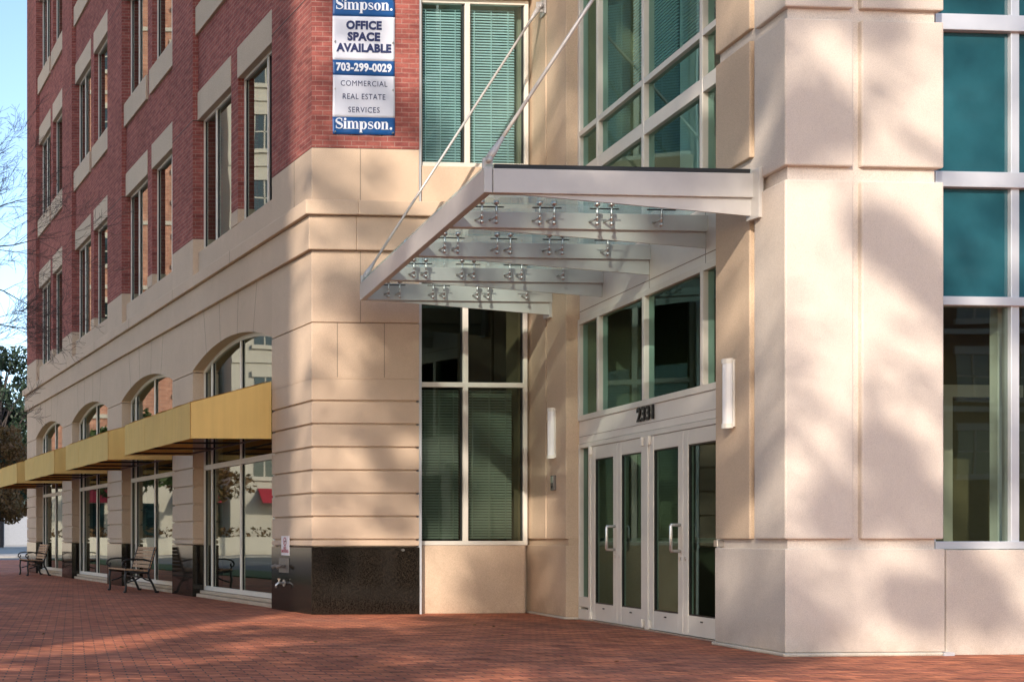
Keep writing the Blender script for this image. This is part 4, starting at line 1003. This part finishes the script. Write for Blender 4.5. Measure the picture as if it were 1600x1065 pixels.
m = MB(); m.box(-60, 8, 78.2, 78.6, -0.1, 1.1); tag(m.build('planter_wall', M['pale_wall']), 'long low pale planter wall along the side street', 'wall')
rnd = random.Random(4); m = MB()
for i in range(60): leaf_blob(m, (-58+i*1.1, 79.1, 1.2), 0.7, 50, 0.16, rnd)
tag(m.build('planter_hedge', M['leaf_autumn']), 'low hedge growing above the planter wall', 'hedge')
for x in (-15.2,):
    t = thing('street_lamp', (x, 74, 0), 'grey street lamp on the far side street', 'street lamp'); m = MB()
    m.tube([(x, 74, 0), (x, 74, 0.4), (x, 74, 7)], [0.22, 0.13, 0.09], 10); m.build('post', M['concrete'], t); m = MB(); m.ball((x, 74, 7.2), 0.3); m.build('lamp_head', M['lamp_glass'], t)
leafy_tree((-3.0, 66, 0), 8, 2.6, 41, M['leaf'], 'small green street tree on the near kerb of the side street', 22, 120, 0.2, 0.4, 'street trees on the side street')
leafy_tree((-9.5, 75.5, 0), 9, 3.0, 42, M['leaf_autumn'], 'rust coloured street tree in front of the orange brick block', 22, 120, 0.2, 0.4, 'street trees on the side street')
m = MB(); m.box(0.25, 2.55, 23, 61, -0.115, 0.03); tag(m.build('lawn', M['grass']), kind='structure')
block('dark_block', 'brown office block behind the viewer', 30, 75, -62, -34, 26, M['tower_dark'], 'NW', z_start=4)
leafy_tree((24, -12, -0.1), 11, 4.5, 31, M['leaf'], 'broad leafy tree right behind the viewer', 30, 120, 0.22, 0.25, 'street trees behind the viewer')
# white building seen past the far corner
t = thing('white_building', (32, 205, -0.1), 'white low building with a dark window at the far end of the street', 'building')
m = MB(); m.box(10, 60, 200, 215, -0.1, 14); m.build('wall', M['white_wall'], t)
m = MB(); m.box(31.6, 38, 199.8, 200.1, 5.6, 12.5); m.build('window', M['dark_glass'], t)
for x in (28.6, 29.6): 
    m = MB(); m.box(x, x+0.8, 198.6, 199.6, -0.1, 13); m.build('pilaster', M['pale_wall'], t)
m = MB(); m.box(9.5, 60.5, 199.5, 215.5, 14, 14.6); m.build('roof', M['pale_wall'], t)
# a few dry leaves on the paving
rnd = random.Random(9); m = MB()
for x, y in ((4.6, 11.2), (5.4, 12.6), (3.1, 11.9), (7.6, 13.4), (8.2, 14.6), (6.6, 10.6), (2.6, 13.5), (4.0, 15.5)):
    for k in range(2):
        a = rnd.uniform(0, 6.3); s = rnd.uniform(0.02, 0.04); px3, py3 = x+rnd.uniform(-.3, .3), y+rnd.uniform(-.3, .3)
        m.poly([(px3-s*math.cos(a), py3-s*math.sin(a), 0.008), (px3+s*0.5*math.sin(a), py3-s*0.5*math.cos(a), 0.02), (px3+s*math.cos(a), py3+s*math.sin(a), 0.012), (px3-s*0.5*math.sin(a), py3+s*0.5*math.cos(a), 0.006)])
tag(m.build('fallen_leaves', M['leaf_autumn']), 'a few dry leaves scattered on the brick paving', 'leaves', kind='stuff')
